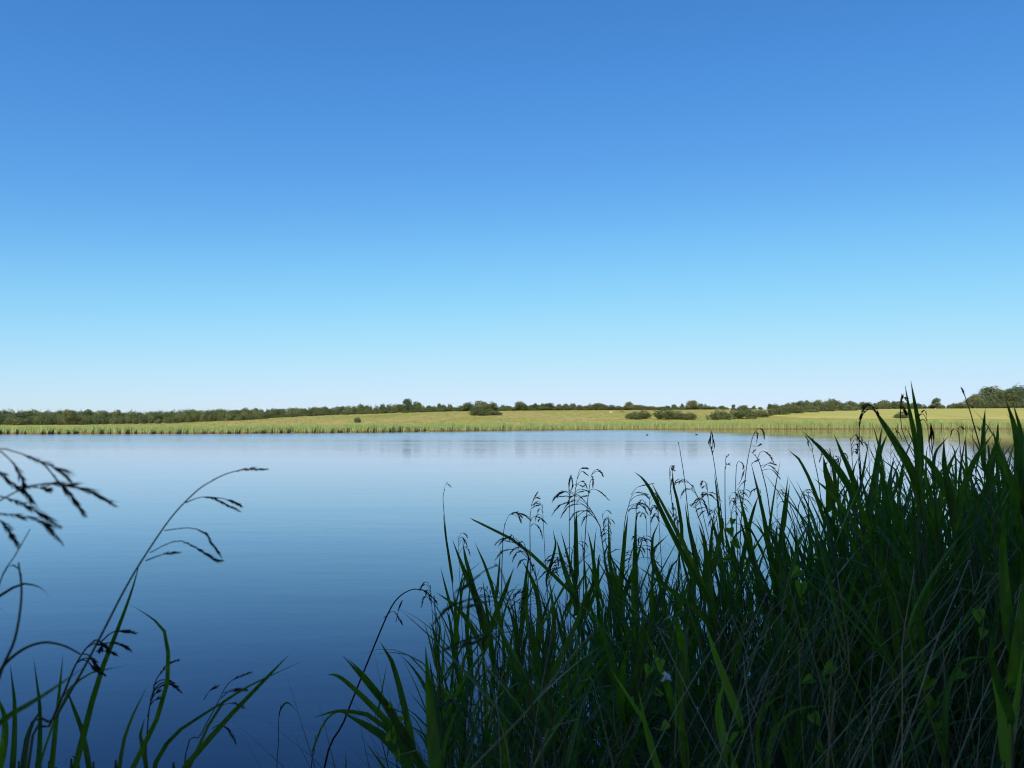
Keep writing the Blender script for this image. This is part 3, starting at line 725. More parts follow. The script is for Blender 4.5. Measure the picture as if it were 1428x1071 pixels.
# ------------------------------------------------------------------ plants followed from the photograph, each rooted in the bank
def W(pts, d, r, wob=.05):
    out = []
    for i, p_ in enumerate(pts):
        dd = p_[2] if len(p_) > 2 else d + wob * math.sin(i * 1.3 + r.random() * .6)
        out.append(at(p_[0], p_[1], dd))
    return out
def hero(name, label, cat, d, stem, leaves=(), branches=(), srad=.0026, plume=None, lmat='reed', seed=0, group=None, smat='stem', bmat='plume', brad=.0043, bl=.019):
    """stem, leaves and branches are pixel paths at distance d; the stem is carried down to the ground"""
    r = random.Random(seed or int(stem[0][0] * 7 + stem[0][1]))
    sp = W(stem, d, r, .03); b0 = sp[0]; dirn = (sp[0] - sp[1]); k = (b0.z - gz(b0.x, b0.y))
    dirn = dirn / max(.2, abs(dirn.z)); foot = Vector((b0.x + max(-.25, min(.25, dirn.x * k * .4)), b0.y + .05, 0)); foot.z = gz(foot.x, foot.y) - .06
    mid = foot.lerp(b0, .5) + Vector(((b0.x - foot.x) * .15, 0, 0))
    cs = curve([foot, mid] + sp, 8 + 4 * len(sp))
    root = empty(name, label, cat, (foot.x, foot.y, foot.z + .06), 0, group); off = Vector(root.location)
    mv = lambda P: [p - off for p in P]
    mb = MB(); n_ = len(cs); mb.tube(mv(cs), [srad * (1.15 - .75 * i / (n_ - 1)) for i in range(n_)], 6); mb.obj('stem', [M[smat]], root)
    for lf in leaves:
        pts, wpx = lf[0], lf[1]
        P = curve(W(pts, d + r.uniform(-.04, .04), r, .04), 11); low = [q for q in cs if q.z < P[0].z - .03] or cs[:3]; near = min(low, key=lambda q: (q - P[0]).length)
        if (near - P[0]).length < .14: P = curve([near, P[0].lerp(near, .4), P[3], P[6], P[8], P[10]], 12)
        else: P = curve([near, near.lerp(P[0], .6) + Vector((0, 0, .02)), P[0], P[3], P[6], P[10]], 14)
        t = (P[-1] - P[0]).normalized(); vw = (P[len(P) // 2] - Vector((0, 0, CAMZ))).normalized()
        sd_ = t.cross(vw).normalized(); sd_ = (sd_ + vw * r.uniform(-.6, .6)).normalized()
        mb = MB(); n_ = len(P); mb.ribbon(mv(P), [q * .84 for q in blade_w(wpx * d / F, n_, .2)], sd_, r.uniform(.15, .4)); mb.obj('leaf', [M[lmat]], root)
    if branches or plume:
        mb = MB()
        for br in branches:
            P = W(br, d + r.uniform(-.02, .02), r, .02); add_branch(mb, r, mv(P), brad, 0, 9, 1.0, bl)
        if plume:
            nod = Vector((plume[0], plume[1], 0)); add_panicle(mb, r, cs[-1] - off, nod.normalized(), plume[2], plume[3], plume[4])
        mb.obj('plume', [M[bmat]], root)
    return root
RG = 'common_reed'
hero(RG, 'reed with a dark closed upright plume standing alone above the water', 'reed', 2.9, [(1014, 900), (1008, 740), (998, 660), (992, 622)],
     [([(1006, 750), (1000, 690), (996, 660)], 5), ([(1010, 800), (1000, 750), (990, 715)], 8)], [[(993, 632), (991, 618), (992, 600)], [(993, 626), (994, 614), (993, 604)], [(994, 630), (989, 620), (991, 608)], [(993, 634), (996, 624), (994, 610)]], brad=.0050)
hero(RG, 'reed with a hooked plume hanging right beside the lone upright plume', 'reed', 2.7, [(1036, 900), (1032, 760), (1040, 660), (1049, 610)],
     [([(1034, 780), (1048, 720), (1058, 690)], 8), ([(1033, 820), (1018, 770), (1008, 728)], 9)], [[(1049, 612), (1053, 602), (1056, 606), (1055, 618)], [(1050, 608), (1058, 597), (1064, 602), (1066, 612)], [(1048, 622), (1056, 622), (1060, 619)]])
hero(RG, 'reed with several drooping brown branches above the middle of the stand', 'reed', 2.6, [(1085, 900), (1074, 720), (1062, 655), (1053, 634)],
     [([(1082, 810), (1064, 715), (1047, 644)], 9), ([(1084, 800), (1092, 728), (1099, 664)], 10)], [[(1056, 640), (1062, 629), (1072, 634), (1079, 645)], [(1060, 650), (1068, 648), (1078, 652), (1086, 661)], [(1054, 636), (1050, 632), (1053, 628)], [(1063, 656), (1074, 654), (1082, 660), (1088, 668)], [(1055, 642), (1050, 645), (1058, 641)], [(1064, 652), (1072, 646), (1082, 648)]])
hero(RG, 'thin reed ending in a tiny bare tip left of the lone upright plume', 'reed', 2.9, [(985, 900), (965, 760), (954, 665), (948, 628)], [([(975, 800), (962, 745), (955, 700)], 7)], [[(949, 630), (947, 622), (946, 617)]], brad=.0026)
hero(RG, 'reed with a small folded plume pair at the tip, right of a spreading nodding plume', 'reed', 2.8, [(962, 960), (950, 800), (937, 700), (934, 662)], [([(955, 734), (941, 686), (937, 652)], 6)], [[(934, 664), (934, 652), (938, 650), (938, 656)], [(934, 668), (936, 655), (940, 656)], [(934, 690), (936, 676), (937, 668)]])
hero(RG, 'reed with a bushy drooping plume between two small hooked ones', 'reed', 2.5, [(1004, 900), (985, 760), (972, 715), (970, 703)], [([(997, 787), (1004, 750), (1008, 728)], 10)], [[(970, 704), (975, 694), (982, 700), (988, 716)], [(969, 706), (966, 704), (972, 696), (978, 697)], [(971, 702), (980, 692), (990, 690), (1000, 698)], [(970, 706), (978, 700), (985, 708), (987, 716)], [(970, 708), (964, 706), (970, 700)]])
hero(RG, 'slender reed with a short hook at the tip just left of the drooping branches', 'reed', 3.0, [(1018, 880), (1012, 740), (1011, 660), (1012, 650)], [], [[(1012, 654), (1013, 648), (1018, 648)], [(1012, 648), (1012, 640), (1016, 634)]])
hero(RG, 'slender reed with arched branch tips beside the short hook', 'reed', 2.9, [(1034, 880), (1028, 760), (1026, 680), (1027, 648)], [], [[(1027, 650), (1030, 643), (1036, 648), (1036, 655)], [(1030, 676), (1034, 668), (1038, 655)], [(1028, 684), (1034, 675), (1039, 671)], [(1027, 696), (1034, 690), (1037, 688)]])
hero(RG, 'reed with a dark closed plume beside two spreading nodding plumes', 'reed', 2.8, [(802, 1050), (796, 900), (794, 760), (794, 694)], [([(808, 849), (798, 801), (782, 740)], 10)], [[(794, 692), (794, 676), (796, 662)], [(795, 690), (798, 676), (797, 664)], [(794, 684), (797, 682), (799, 676)], [(794, 690), (793, 676), (796, 664)]], brad=.0046)
hero(RG, 'tall reed with five tiers of branches nodding right, left one of the nodding pair', 'reed', 2.7, [(815, 1060), (808, 900), (802, 760), (801, 700), (804, 672)], [([(803, 790), (803, 740), (804, 712)], 9), ([(806, 860), (826, 821), (838, 777)], 11)],
     [[(804, 672), (808, 656), (814, 653), (821, 654)], [(805, 668), (810, 658), (815, 659), (820, 663)], [(802, 682), (807, 673), (814, 672), (819, 681)], [(801, 688), (808, 682), (818, 684), (822, 687)], [(801, 690), (806, 687), (814, 685)], [(804, 702), (810, 694), (820, 691)], [(802, 724), (810, 716), (818, 712), (826, 718)], [(802, 676), (806, 675), (812, 678), (816, 676)]])
hero(RG, 'tall reed with one long branch drooping far right, right one of the nodding pair', 'reed', 2.75, [(812, 1000), (814, 800), (819, 705), (823, 672)], [([(813, 850), (832, 800), (836, 772)], 6)],
     [[(824, 664), (829, 656), (836, 656), (842, 665)], [(823, 672), (826, 668), (827, 680)], [(822, 684), (829, 682), (840, 688), (850, 698)], [(825, 662), (832, 657), (838, 659), (841, 664)], [(824, 666), (826, 664), (827, 676)]])
hero(RG, 'reed with a small feather-like plume of short right-hand branches', 'reed', 2.8, [(735, 1050), (740, 860), (739, 740), (740, 712)], [([(761, 881), (745, 817), (728, 781)], 10)],
     [[(741, 706), (744, 696), (750, 686)], [(741, 704), (746, 695), (753, 695)], [(741, 706), (746, 702), (754, 703)], [(740, 710), (746, 706), (752, 705)], [(739, 728), (745, 720), (754, 723), (763, 731)], [(740, 734), (745, 730), (753, 738), (757, 752)], [(740, 724), (736, 720), (728, 716)]])
hero(RG, 'reed with a bent brown plume arching right, left of the feather-like plume', 'reed', 2.6, [(708, 1050), (700, 850), (701, 760), (704, 730)], [([(700, 870), (680, 800), (662, 756)], 8)],
     [[(704, 732), (710, 718), (720, 715), (728, 728)], [(712, 718), (720, 715), (730, 718), (741, 726)], [(713, 717), (722, 720), (727, 729)], [(714, 716), (722, 716), (729, 722)]])
hero(RG, 'arched reed bending over the water at the left end of the stand', 'reed', 2.3, [(450, 1085), (480, 1005), (510, 930), (540, 858), (556, 833), (575, 822), (588, 823)], [], [[(583, 822), (592, 824), (598, 829), (600, 838)], [(586, 822), (594, 825), (604, 834), (610, 842)], [(535, 862), (548, 852), (556, 862), (562, 872)], [(552, 868), (556, 850), (561, 838)], [(578, 822), (588, 822), (595, 828)]], srad=.0034, smat='plume')
hero(RG, 'solitary thin reed with a tiny hooked tip rising from the left edge of the stand', 'reed', 2.8, [(640, 1000), (634, 850), (624, 760), (618, 700), (620, 682)], [([(630, 800), (622, 752), (618, 716)], 5)], [[(619, 684), (622, 675), (629, 679)]], srad=.0022, brad=.0024)
hero(RG, 'reed with a spreading plume nodding right in the left half of the stand', 'reed', 2.6, [(868, 1050), (862, 880), (870, 740), (878, 700)], [([(862, 849), (882, 801), (898, 745)], 11), ([(864, 830), (870, 760), (876, 715)], 10), ([(866, 860), (852, 800), (848, 716)], 10)],
     [[(880, 690), (888, 680), (900, 676), (912, 674)], [(878, 700), (886, 692), (898, 690), (906, 696)], [(876, 712), (886, 704), (896, 706), (904, 718)], [(877, 706), (888, 702), (900, 704), (907, 713)], [(876, 714), (880, 710), (890, 708)], [(878, 698), (884, 688), (894, 687), (905, 690)]])
hero(RG, 'reed with a pale fluffy plume above the slope of the stand', 'reed', 2.4, [(1155, 830), (1144, 690), (1134, 634)], [([(1165, 700), (1154, 666), (1148, 636)], 16), ([(1150, 720), (1120, 650), (1100, 628)], 7)], [[(1134, 634), (1131, 620), (1123, 608)], [(1133, 628), (1134, 618), (1133, 612)], [(1134, 632), (1128, 622), (1127, 614)]], bmat='dry', brad=.0030)
hero(RG, 'reed with a large dark plume hanging left where the stand meets the horizon', 'reed', 2.0, [(1296, 820), (1276, 661), (1245, 612), (1226, 580)], [([(1276, 661), (1240, 603), (1216, 566)], 15)],
     [[(1224, 580), (1216, 566), (1206, 568), (1200, 582), (1198, 600)], [(1222, 576), (1214, 570), (1204, 576), (1200, 586)], [(1221, 572), (1212, 564), (1204, 570)], [(1216, 567), (1222, 570), (1225, 578)], [(1218, 570), (1208, 564), (1203, 567)], [(1198, 590), (1199, 640), (1202, 690)]], brad=.0042)
hero(RG, 'reed with two long blades rising above the horizon and a small black nodding plume', 'reed', 2.0, [(1290, 830), (1284, 720), (1276, 640)], [([(1283, 671), (1278, 620), (1269, 576), (1262, 536)], 11), ([(1286, 656), (1283, 603), (1276, 564), (1270, 530)], 11), ([(1280, 700), (1262, 640), (1232, 590)], 9)],
     [[(1276, 640), (1258, 600), (1256, 570), (1258, 554), (1263, 557)], [(1256, 572), (1258, 566), (1262, 577)], [(1257, 570), (1260, 568), (1264, 578)], [(1256, 576), (1262, 574), (1264, 578)]])
hero(RG, 'reed with a narrow upright spike against the sky at the right', 'reed', 1.9, [(1390, 800), (1374, 660), (1356, 585), (1348, 560)], [([(1371, 640), (1372, 600), (1374, 569)], 9), ([(1376, 650), (1390, 620), (1392, 590)], 8)], [[(1349, 562), (1345, 550), (1341, 541)], [(1348, 560), (1345, 551), (1342, 543)]], brad=.0032)
hero(RG, 'reed with a dark ragged spike standing between tall blades left of the right-hand trees', 'reed', 2.1, [(1310, 840), (1304, 700), (1300, 630)], [([(1306, 720), (1320, 660), (1338, 620)], 10), ([(1304, 720), (1290, 660), (1270, 640)], 8)], [[(1300, 632), (1299, 612), (1298, 590)], [(1300, 628), (1302, 612), (1299, 596)], [(1300, 634), (1296, 618), (1298, 604)]], brad=.0048)
rq = random.Random(77)
for i in range(23):
    u = rq.choice([rq.uniform(600, 900), rq.uniform(880, 1160), rq.uniform(880, 1160), rq.uniform(1150, 1420)]); y = env(u) - rq.uniform(2, 62 if u < 1150 else 28); d = rq.uniform(2.1, 3.3)
    ln = rq.uniform(-4, 22); b_ = y + rq.uniform(130, 230)
    br = []; nb_ = rq.choice([1, 2, 3, 4, 5]); sg = 1 if rq.random() < .8 else -1
    for j in range(nb_):
        yy = y + 2 + j * rq.uniform(4, 9); q = rq.uniform(7, 17) * (1 if j else .8); sx_ = u + (yy - y) / (b_ - y) * ln
        br.append([(sx_, yy + 3), (sx_ + sg * q * .35, yy - q * .45), (sx_ + sg * q * .75, yy - q * .35), (sx_ + sg * q, yy + q * rq.uniform(-.1, .55))])
    lv = []
    if rq.random() < .7: lv.append(([(u + ln * .6, y + 95), (u + ln * .5 + rq.uniform(-14, 14), y + 62), (u + ln * .5 + rq.uniform(-30, 30), y + 34)], rq.uniform(3, 7)))
    hero('common_reed', 'slender reed stem with a small brown drooping tip above the leafy part of the stand', 'reed', d, [(u + ln * 1.2, b_ + 110), (u + ln, b_), (u + ln * .45, (y + b_) / 2), (u, y)], lv, br, srad=rq.uniform(.0014, .0024), seed=500 + i, group='slender tipped reeds of the stand', brad=rq.uniform(.0026, .0038))
# broad-leaved front reeds, known by their leaves
hero(RG, 'reed whose broad blade leans far left across the water in the middle of the stand', 'reed', 1.9, [(1018, 1060), (1000, 900), (985, 830)], [([(983, 822), (938, 745), (905, 678), (884, 658)], 11), ([(975, 800), (930, 715), (908, 672)], 8), ([(990, 850), (985, 770), (974, 730)], 12), ([(989, 862), (944, 829), (890, 790)], 13)])
hero(RG, 'reed with a long left-arching blade low in the middle of the stand', 'reed', 2.2, [(830, 1060), (815, 900), (800, 830)], [([(795, 820), (721, 757), (669, 730), (655, 722)], 7), ([(806, 850), (786, 790), (776, 752)], 11)])
hero(RG, 'broad-leaved reed at the left end of the stand with two blades crossing', 'reed', 2.2, [(676, 1060), (676, 950), (668, 860)], [([(681, 870), (655, 815), (631, 753)], 14), ([(676, 890), (700, 835), (717, 790)], 12), ([(674, 900), (640, 850), (608, 826)], 9), ([(670, 850), (652, 790), (645, 755)], 9)])
hero(RG, 'low bright green reed with blades fanning left over the water', 'reed', 1.7, [(592, 1100), (578, 1055), (560, 1020)], [([(585, 1062), (540, 985), (510, 950), (478, 914)], 15), ([(572, 1058), (520, 1018), (478, 994)], 18), ([(560, 1026), (516, 982), (474, 944), (455, 942)], 11), ([(575, 1040), (552, 938), (530, 895)], 12), ([(580, 1060), (520, 1000), (472, 992), (436, 1002)], 9), ([(560, 1010), (515, 950), (485, 918)], 9)])
hero(RG, 'single broad green blade standing upright at the lower left of the stand', 'reed', 1.35, [(612, 1130), (610, 1100), (606, 1071)], [([(606, 1075), (600, 985), (593, 900)], 21), ([(608, 1090), (625, 1020), (650, 960)], 10)])
hero(RG, 'reed with steep blades pointing left where the stand rises', 'reed', 2.1, [(1215, 860), (1205, 760), (1195, 690)], [([(1193, 690), (1154, 636), (1120, 602)], 12), ([(1193, 674), (1176, 638), (1163, 605)], 11), ([(1210, 720), (1225, 640), (1238, 604)], 10), ([(1200, 740), (1160, 690), (1136, 668)], 9)])
hero(RG, 'reed with a dark wide blade and a crossing one below the horizon at right', 'reed', 1.8, [(1345, 900), (1335, 780), (1330, 700)], [([(1330, 700), (1300, 650), (1280, 628)], 14), ([(1332, 720), (1355, 650), (1385, 605)], 13), ([(1335, 740), (1318, 660), (1316, 610)], 14), ([(1336, 760), (1372, 690), (1396, 610)], 14)])
hero(RG, 'close green reed with very wide soft blades near the right border', 'reed', 1.15, [(1412, 1100), (1410, 980), (1408, 860)], [([(1408, 880), (1398, 790), (1402, 690)], 20), ([(1410, 940), (1425, 850), (1440, 720)], 18), ([(1408, 990), (1385, 930), (1382, 880)], 15)])
hero(RG, 'tall reed at the right border with blades reaching above the field', 'reed', 1.6, [(1436, 900), (1430, 760), (1424, 660)], [([(1424, 660), (1416, 600), (1402, 556)], 13), ([(1426, 680), (1425, 610), (1412, 560)], 12), ([(1424, 690), (1396, 640), (1385, 600)], 13), ([(1428, 700), (1440, 620), (1446, 560)], 14)])
hero(RG, 'reed with a yellowing blade leaning right in the lower middle of the stand', 'reed', 1.5, [(1046, 1100), (1040, 1040), (1030, 1000)], [([(1028, 990), (1000, 920), (984, 870)], 15), ([(1032, 1010), (1012, 1040), (1005, 1000), (1000, 960)], 16), ([(1020, 1071), (1000, 1000), (1012, 940)], 18)], lmat='vine')
hero(RG, 'reed with a narrow yellow-green blade bent to the lower right', 'reed', 1.4, [(930, 1110), (922, 1080), (918, 1060)], [([(920, 1071), (900, 1010), (872, 965), (850, 930)], 9), ([(922, 1080), (905, 1030), (890, 960)], 14)], lmat='vine')

hero(RG, 'reed with pale grey-green blades arching down to the right at the bottom of the stand', 'reed', 1.25, [(1060, 1180), (1066, 1110), (1070, 1075)], [([(1068, 1090), (1078, 1025), (1110, 990), (1165, 984)], 9), ([(1066, 1100), (1056, 1030), (1068, 985), (1100, 965)], 8)])
hero(RG, 'reed with one blade sharply folded over low in the right of the stand', 'reed', 1.4, [(1330, 1180), (1322, 1090), (1318, 1020)], [([(1318, 1020), (1322, 960), (1345, 920), (1385, 918)], 10), ([(1320, 1060), (1296, 1000), (1262, 985)], 8)])
hero(RG, 'close reed with a yellowing broad blade low at the right border', 'reed', 1.2, [(1404, 1180), (1402, 1110), (1400, 1050)], [([(1401, 1050), (1396, 990), (1386, 935), (1384, 905)], 15), ([(1402, 1060), (1416, 980), (1428, 900)], 14)], lmat='vine')
hero(RG, 'reed with steep dark blades crossing in front of the dead stalks', 'reed', 1.7, [(1270, 1120), (1258, 1000), (1248, 900)], [([(1255, 960), (1215, 860), (1178, 800)], 13), ([(1252, 930), (1290, 850), (1300, 780)], 12), ([(1250, 900), (1240, 820), (1205, 760)], 11)])
hero(RG, 'reed with long crossing blades in the lower left half of the stand', 'reed', 1.9, [(770, 1130), (762, 1020), (756, 940)], [([(760, 1000), (715, 920), (690, 850)], 13), ([(758, 960), (800, 880), (824, 800)], 12), ([(757, 950), (735, 870), (738, 790)], 11), ([(762, 1020), (830, 930), (868, 900)], 10)])
hero(RG, 'reed with blades spread like a fan low in the left half of the stand', 'reed', 1.8, [(880, 1130), (876, 1030), (872, 960)], [([(874, 1000), (846, 900), (826, 850)], 12), ([(873, 970), (905, 880), (918, 810)], 12), ([(874, 990), (930, 920), (968, 900)], 10)])
# ---- left: grasses close to the viewpoint
GG = 'tall_grass'
hero(GG, 'tall soft grass arching right with five thin drooping seed branches over open water', 'grass', .95, [(30, 1085), (77, 1002), (115, 935), (142, 884), (175, 820), (204, 772), (240, 720), (275, 684), (300, 668)], [],
     [[(296, 670), (315, 661), (338, 655), (356, 654), (372, 654)], [(259, 701), (274, 695), (292, 693), (315, 703), (335, 713)], [(290, 693), (310, 695), (325, 700), (338, 707)], [(229, 740), (262, 736), (284, 742), (296, 758), (309, 777)], [(209, 771), (236, 757), (256, 755), (282, 769), (300, 780), (312, 782)], [(203, 782), (224, 774), (238, 771), (252, 770)]], srad=.0017, brad=.0030, bl=.014)
hero(GG, 'out-of-focus grass panicle with heavy dark branches hanging in at the upper left', 'grass', .62, [(-70, 1120), (-60, 950), (-52, 800), (-42, 700), (-30, 655), (-14, 630)], [],
     [[(-16, 632), (0, 625), (34, 634), (65, 647), (84, 656), (99, 672)], [(40, 636), (62, 648), (80, 671), (101, 695), (119, 720)], [(-14, 630), (2, 630), (24, 654), (35, 682), (45, 699)], [(-34, 662), (-14, 652), (0, 659), (19, 675), (38, 689)], [(-44, 720), (0, 698), (28, 683), (52, 675), (84, 675), (112, 680), (146, 695), (162, 706)],
      [(-44, 710), (-10, 692), (11, 695), (37, 705), (62, 720), (86, 736)], [(-46, 726), (-20, 714), (0, 716), (37, 721), (65, 734), (88, 760)], [(-40, 740), (-10, 724), (6, 731), (15, 744), (24, 759)], [(20, 678), (50, 680), (62, 681), (73, 685)]], srad=.002, brad=.0028, bl=.017)
hero(GG, 'grass with a dark tufted plume bent over low at the left', 'grass', 1.15, [(38, 1085), (70, 1010), (91, 962), (105, 928), (122, 902), (134, 894)], [([(112, 940), (140, 935), (160, 930)], 3), ([(60, 1030), (108, 950), (186, 926)], 4)],
     [[(126, 898), (134, 892), (142, 898), (138, 910)], [(116, 912), (124, 914), (134, 928), (140, 938)], [(112, 920), (122, 922), (132, 932), (147, 942)], [(140, 896), (156, 882), (172, 880), (191, 883)], [(136, 900), (154, 896), (170, 899), (182, 908)], [(134, 908), (148, 908), (163, 913)], [(108, 924), (118, 918), (130, 920), (136, 934)], [(118, 906), (130, 898), (146, 900), (150, 910)]], srad=.0022)
hero(GG, 'thick arching grass stem entering from the left edge and ending at the tufted plume', 'grass', .85, [(-40, 1100), (-20, 980), (0, 935), (28, 908), (60, 896), (88, 900), (112, 912)], [], [], srad=.0024)
hero(GG, 'straight green blade rising steeply from the lower left clump', 'grass', 1.2, [(98, 1110), (102, 1080)], [([(102, 1075), (130, 970), (154, 904), (180, 835), (196, 780)], 10)])
hero(GG, 'green blade curling back left at its tip above the lower left clump', 'grass', 1.2, [(160, 1110), (165, 1085)], [([(165, 1075), (210, 1016), (238, 945), (232, 890), (205, 858), (180, 843)], 9), ([(160, 1090), (178, 1016), (206, 955)], 7)])
hero(GG, 'pair of long blades pointing right from the lower left clump', 'grass', 1.3, [(240, 1110), (246, 1085)], [([(245, 1075), (315, 1005), (371, 946), (404, 912)], 10), ([(248, 1080), (305, 988), (350, 956), (424, 921)], 6), ([(190, 1075), (245, 1023), (301, 985), (330, 968)], 8)])
hero(GG, 'sedge with small dark hanging spikes beside the pair of long blades', 'grass', 1.4, [(255, 1090), (280, 1025), (301, 985), (312, 962)], [], [[(312, 962), (322, 950), (336, 942), (352, 937)], [(308, 974), (322, 962), (336, 961), (345, 963)], [(304, 986), (318, 981), (330, 982), (342, 988)], [(296, 1016), (308, 1010), (320, 1020), (329, 1037)], [(284, 976), (292, 964), (304, 957)], [(310, 966), (322, 964), (334, 963)]], srad=.0016, brad=.0030)
hero(GG, 'grass with a small star-shaped dark plume inside the curling green blade', 'grass', 1.3, [(204, 1100), (205, 1030), (208, 990), (214, 962)], [([(206, 1050), (196, 1030), (202, 1000)], 8)], [[(206, 1000), (210, 980), (216, 962)], [(214, 962), (226, 952), (240, 954), (254, 966)], [(214, 956), (226, 948), (244, 952)], [(210, 978), (216, 968), (224, 962)], [(214, 960), (220, 944), (236, 925), (250, 920)], [(208, 985), (216, 976), (226, 972)], [(214, 964), (222, 958), (232, 955)]], srad=.0018)
hero(GG, 'bent brown leaf tip hooking over at the left border', 'grass', .8, [(-60, 1080), (-46, 930), (-30, 850), (-8, 828)], [([(-8, 828), (29, 815), (56, 819), (71, 837)], 5), ([(-30, 850), (-6, 846), (6, 854), (14, 864)], 4)], lmat='plume')
hero(GG, 'thin bare stem crossing the left border below the heavy panicle', 'grass', .8, [(-30, 1090), (-16, 900), (0, 812), (22, 773), (42, 738)], [([(22, 773), (30, 810), (30, 850)], 3)], srad=.0011)
hero(GG, 'soft dark stem curving up along the left border', 'grass', .75, [(-24, 1100), (-12, 990), (2, 935), (21, 890), (30, 830), (26, 785)], [], srad=.0020)
hero(GG, 'out-of-focus green blade slanting up right from the left border', 'grass', .7, [(-60, 1100), (-40, 1060)], [([(-30, 1030), (10, 1000), (60, 970), (118, 930)], 11)])
for k_, (pts, wpx) in enumerate((([(17, 1080), (21, 995), (14, 925)], 9), ([(52, 1080), (56, 1000), (47, 918)], 9), ([(70, 1080), (80, 988), (88, 912)], 9), ([(132, 1075), (108, 1002), (91, 956)], 9), ([(0, 1060), (8, 1010), (-8, 960)], 12), ([(28, 1080), (40, 1020), (60, 985)], 12))):
    hero(GG, ['first green upright blade from the left border, in the corner clump', 'second green upright blade from the left border, with a very thin tip', 'green upright blade leaning right beneath the tufted plume', 'green blade leaning left across the straight steep blade', 'wide green blade cut by the left border in the corner clump', 'short wide green blade in the corner clump leaning right'][k_], 'grass', 1.25, [(pts[0][0] - 2, 1110), (pts[0][0], 1088)], [(pts, wpx)])
hero(GG, 'thin dead stem with a bent leaf tip standing in open water between the clumps', 'grass', 2.3, [(386, 1090), (388, 1040), (389, 1000), (392, 983)], [([(391, 984), (402, 980), (416, 994)], 4)], srad=.0016, smat='plume')
hero(GG, 'thin dark stem left of the arched reed, its leaf bowing right', 'grass', 2.2, [(434, 1090), (438, 1050), (440, 1025)], [([(438, 1040), (462, 995), (500, 1000)], 5)], srad=.0018, smat='plume')
# ---- grass heads close in front of the large stand
hero(GG, 'blurred grey-green grass head hanging left in front of the left end of the stand', 'grass', .85, [(760, 1130), (745, 1000), (722, 880), (700, 800), (690, 786)], [], [[(694, 788), (676, 796), (655, 812), (638, 824)], [(712, 838), (690, 832), (660, 834), (628, 846), (602, 872)], [(715, 850), (690, 838), (664, 842), (640, 850)], [(722, 875), (700, 872), (676, 884), (640, 896), (606, 912)], [(720, 880), (690, 884), (660, 896), (625, 906)]], srad=.0014, brad=.0030, bmat='grass', bl=.018)
hero(GG, 'pale soft grass stalk with bowed head slanting right across the lower left of the stand', 'grass', .9, [(500, 1260), (580, 1160), (659, 1071), (700, 1029), (738, 988), (800, 912), (830, 880)], [], [[(828, 882), (850, 866), (880, 862), (910, 868), (930, 880)], [(840, 874), (860, 868), (884, 870), (900, 880)]], srad=.0018, brad=.0026, smat='dry', bmat='grass', bl=.016)
hero(GG, 'small grey-green drooping head low in front of the left end of the stand', 'grass', .95, [(700, 1120), (672, 1040), (652, 1000), (640, 984)], [], [[(642, 986), (628, 976), (618, 982), (612, 990)], [(650, 1000), (640, 980), (628, 978), (622, 990)]], srad=.0014, bmat='grass', smat='grass')

# ---- dry straw-coloured stalks leaning in the stand
rd = random.Random(8)
for i in range(125):
    u = rd.uniform(1000, 1430) if i % 4 else rd.uniform(640, 1000); y0 = rd.uniform(880, 1150); d = rd.uniform(1.25, 2.0)
    sl_ = abs(rd.gauss(.42, .30)) if rd.random() < .7 else -abs(rd.gauss(.05, .25)); L_ = rd.uniform(100, 360)
    if u > 1000: yo = max(env(u) + 110, 740)
    else: yo = env(u) + 110
    y1 = max(y0 - L_, yo + rd.uniform(0, 60))
    if y0 - y1 < 60: continue
    a = at(u, y0, d); b = at(u + (y0 - y1) * sl_, y1, d + rd.uniform(-.1, .3))
    dr = (a - b).normalized(); hz_ = Vector((dr.x, dr.y, 0)) * ((a.z - gz(a.x, a.y)) / max(.5, -dr.z)) * .75
    f = Vector((a.x + hz_.x, a.y + hz_.y, 0)); f.z = gz(f.x, f.y) - .05
    mb = MB(); c = curve([Vector((0, 0, 0)), (a - f) + Vector((rd.gauss(0, .01), rd.gauss(0, .01), 0)), ((a + b) / 2 - f) + Vector((rd.gauss(0, .03), 0, rd.gauss(0, .02))), b - f], 10)
    rad = rd.uniform(.0004, .0012); mb.tube(c, [rad * (1.2 - .6 * j / 9) for j in range(10)], 5)
    o = mb.obj('dry_stalk', [M['dry']]); o.location = f
    tag(o, 'straw-coloured dead stalk leaning among the green reeds low in the stand', 'dry stalk', 'dead stalks leaning in the reed stand')

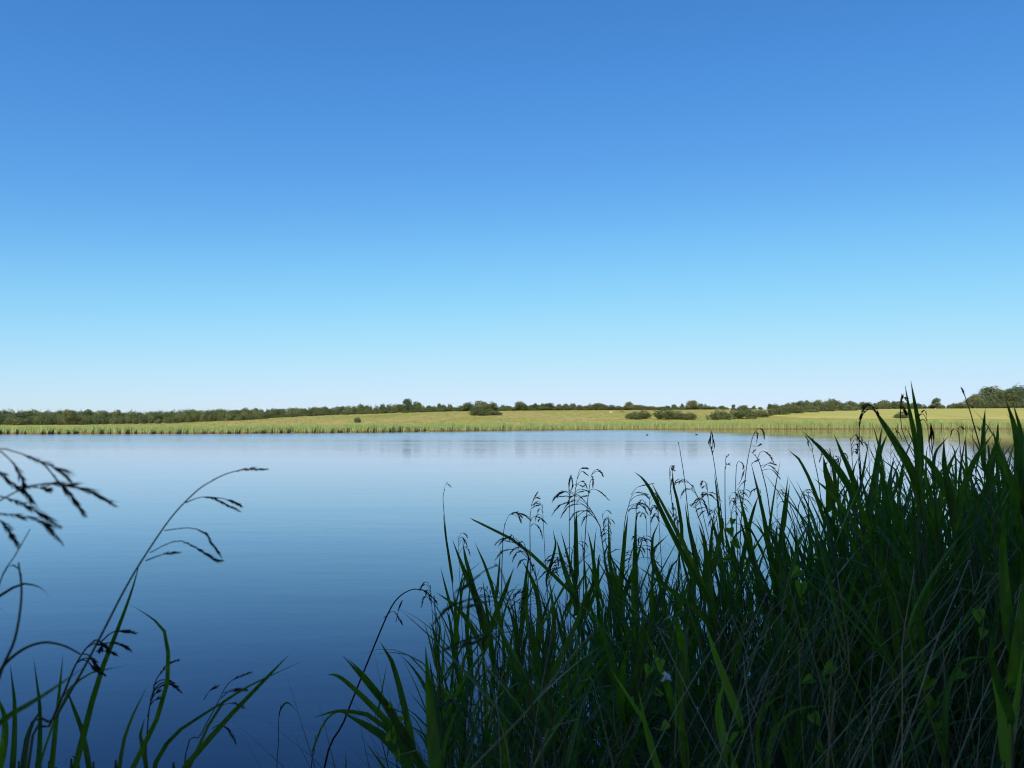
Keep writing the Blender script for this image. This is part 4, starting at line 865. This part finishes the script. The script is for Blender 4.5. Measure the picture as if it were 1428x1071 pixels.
# ---- bindweed climbing through the stand
def heart(mb, p, dirn, nrm, s):
    d = dirn.normalized(); sd_ = d.cross(nrm).normalized(); n_ = sd_.cross(d)
    out = [(-.12, .0), (-.30, .28), (-.18, .46), (.15, .42), (.55, .22), (1.0, 0)]
    top = [p + d * a * s + sd_ * b * s + n_ * (b * .25 * s) for a, b in out]; bot = [p + d * a * s - sd_ * b * s + n_ * (b * .25 * s) for a, b in out]
    mid = [p, p + d * .3 * s, p + d * .65 * s]
    V = top + bot + mid; f = []
    for o_ in (0, 6):
        f += [(o_, o_ + 1, o_ + 2, 12), (12, o_ + 2, o_ + 3, 13), (13, o_ + 3, o_ + 4, 14), (14, o_ + 4, o_ + 5)]
    mb.add(V, f)
def bindweed(label, d, pts, flower=None, seed=1):
    r = random.Random(seed); P = W([(q[0], q[1]) for q in pts], d, r, .05)
    f = Vector((P[0].x, P[0].y + .05, 0)); f.z = gz(f.x, f.y)
    root = empty('bindweed', label, 'climbing plant', f); mb = MB(); c = curve([f - f] + [p - f + Vector((r.gauss(0, .01), 0, 0)) for p in P], 26)
    mb.tube(c, [.0011] * 26, 4); mb.obj('stem', [M['grass']], root)
    for i, p in enumerate(P):
        s = pts[i][2] * .95 * d / F; vw = (Vector((0, 0, CAMZ)) - p).normalized()
        a = r.uniform(0, 6.28); dn = Vector((math.cos(a), 0, math.sin(a) - .6)); mb = MB()
        heart(mb, p - f, dn, (vw + Vector((r.uniform(-.5, .5), 0, .7))).normalized(), s); mb.obj('leaf', [M['vine']], root)
    if flower:
        p = at(flower[0], flower[1], d - .03) - f; ax = Vector((.55, -.35, .75)).normalized(); u_ = ax.orthogonal().normalized(); v_ = ax.cross(u_); mb = MB(); V = []; n_ = 20
        for k, (h, rr_) in enumerate(((0, .0015), (.008, .0025), (.012, .004), (.014, .0085))):
            for j in range(n_):
                a = 2 * math.pi * j / n_; q = rr_ * (1 + .06 * math.cos(5 * a) * k)
                V.append(p + ax * h + (u_ * math.cos(a) + v_ * math.sin(a)) * q)
        mb.add(V, [(k * n_ + j, k * n_ + (j + 1) % n_, (k + 1) * n_ + (j + 1) % n_, (k + 1) * n_ + j) for k in range(3) for j in range(n_)])
        mb.obj('flower', [M['petal']], root)
bindweed('bindweed with scattered bright green leaves low at the right of the stand', 1.5, [(1310, 1010, 18), (1302, 978, 20), (1296, 948, 19), (1340, 938, 18), (1372, 880, 14), (1364, 853, 18)], seed=3)
bindweed('bindweed with yellow-green leaves low in front of the middle of the stand', 1.5, [(1140, 1040, 18), (1134, 998, 20), (1131, 947, 17), (1160, 930, 19)], seed=5)
bindweed('bindweed with two large hanging leaves high where the stand rises', 1.9, [(1124, 880, 12), (1120, 840, 12), (1117, 815, 20), (1114, 796, 17)], seed=6)
bindweed('bindweed bearing a single white flower in the middle of the stand', 1.3, [(930, 1010, 14), (915, 965, 14), (905, 930, 16), (921, 922, 16)], (923, 950), seed=9)
bindweed('bindweed climbing a reed stem just right of the lone upright plume', 2.6, [(1022, 800, 12), (1018, 778, 14), (1024, 755, 14), (1018, 738, 13), (1022, 725, 10)], seed=12)
bindweed('bindweed with a few small leaves at the lower left end of the stand', 1.6, [(552, 1050, 14), (546, 1030, 20), (560, 1000, 9), (545, 985, 8)], seed=15)
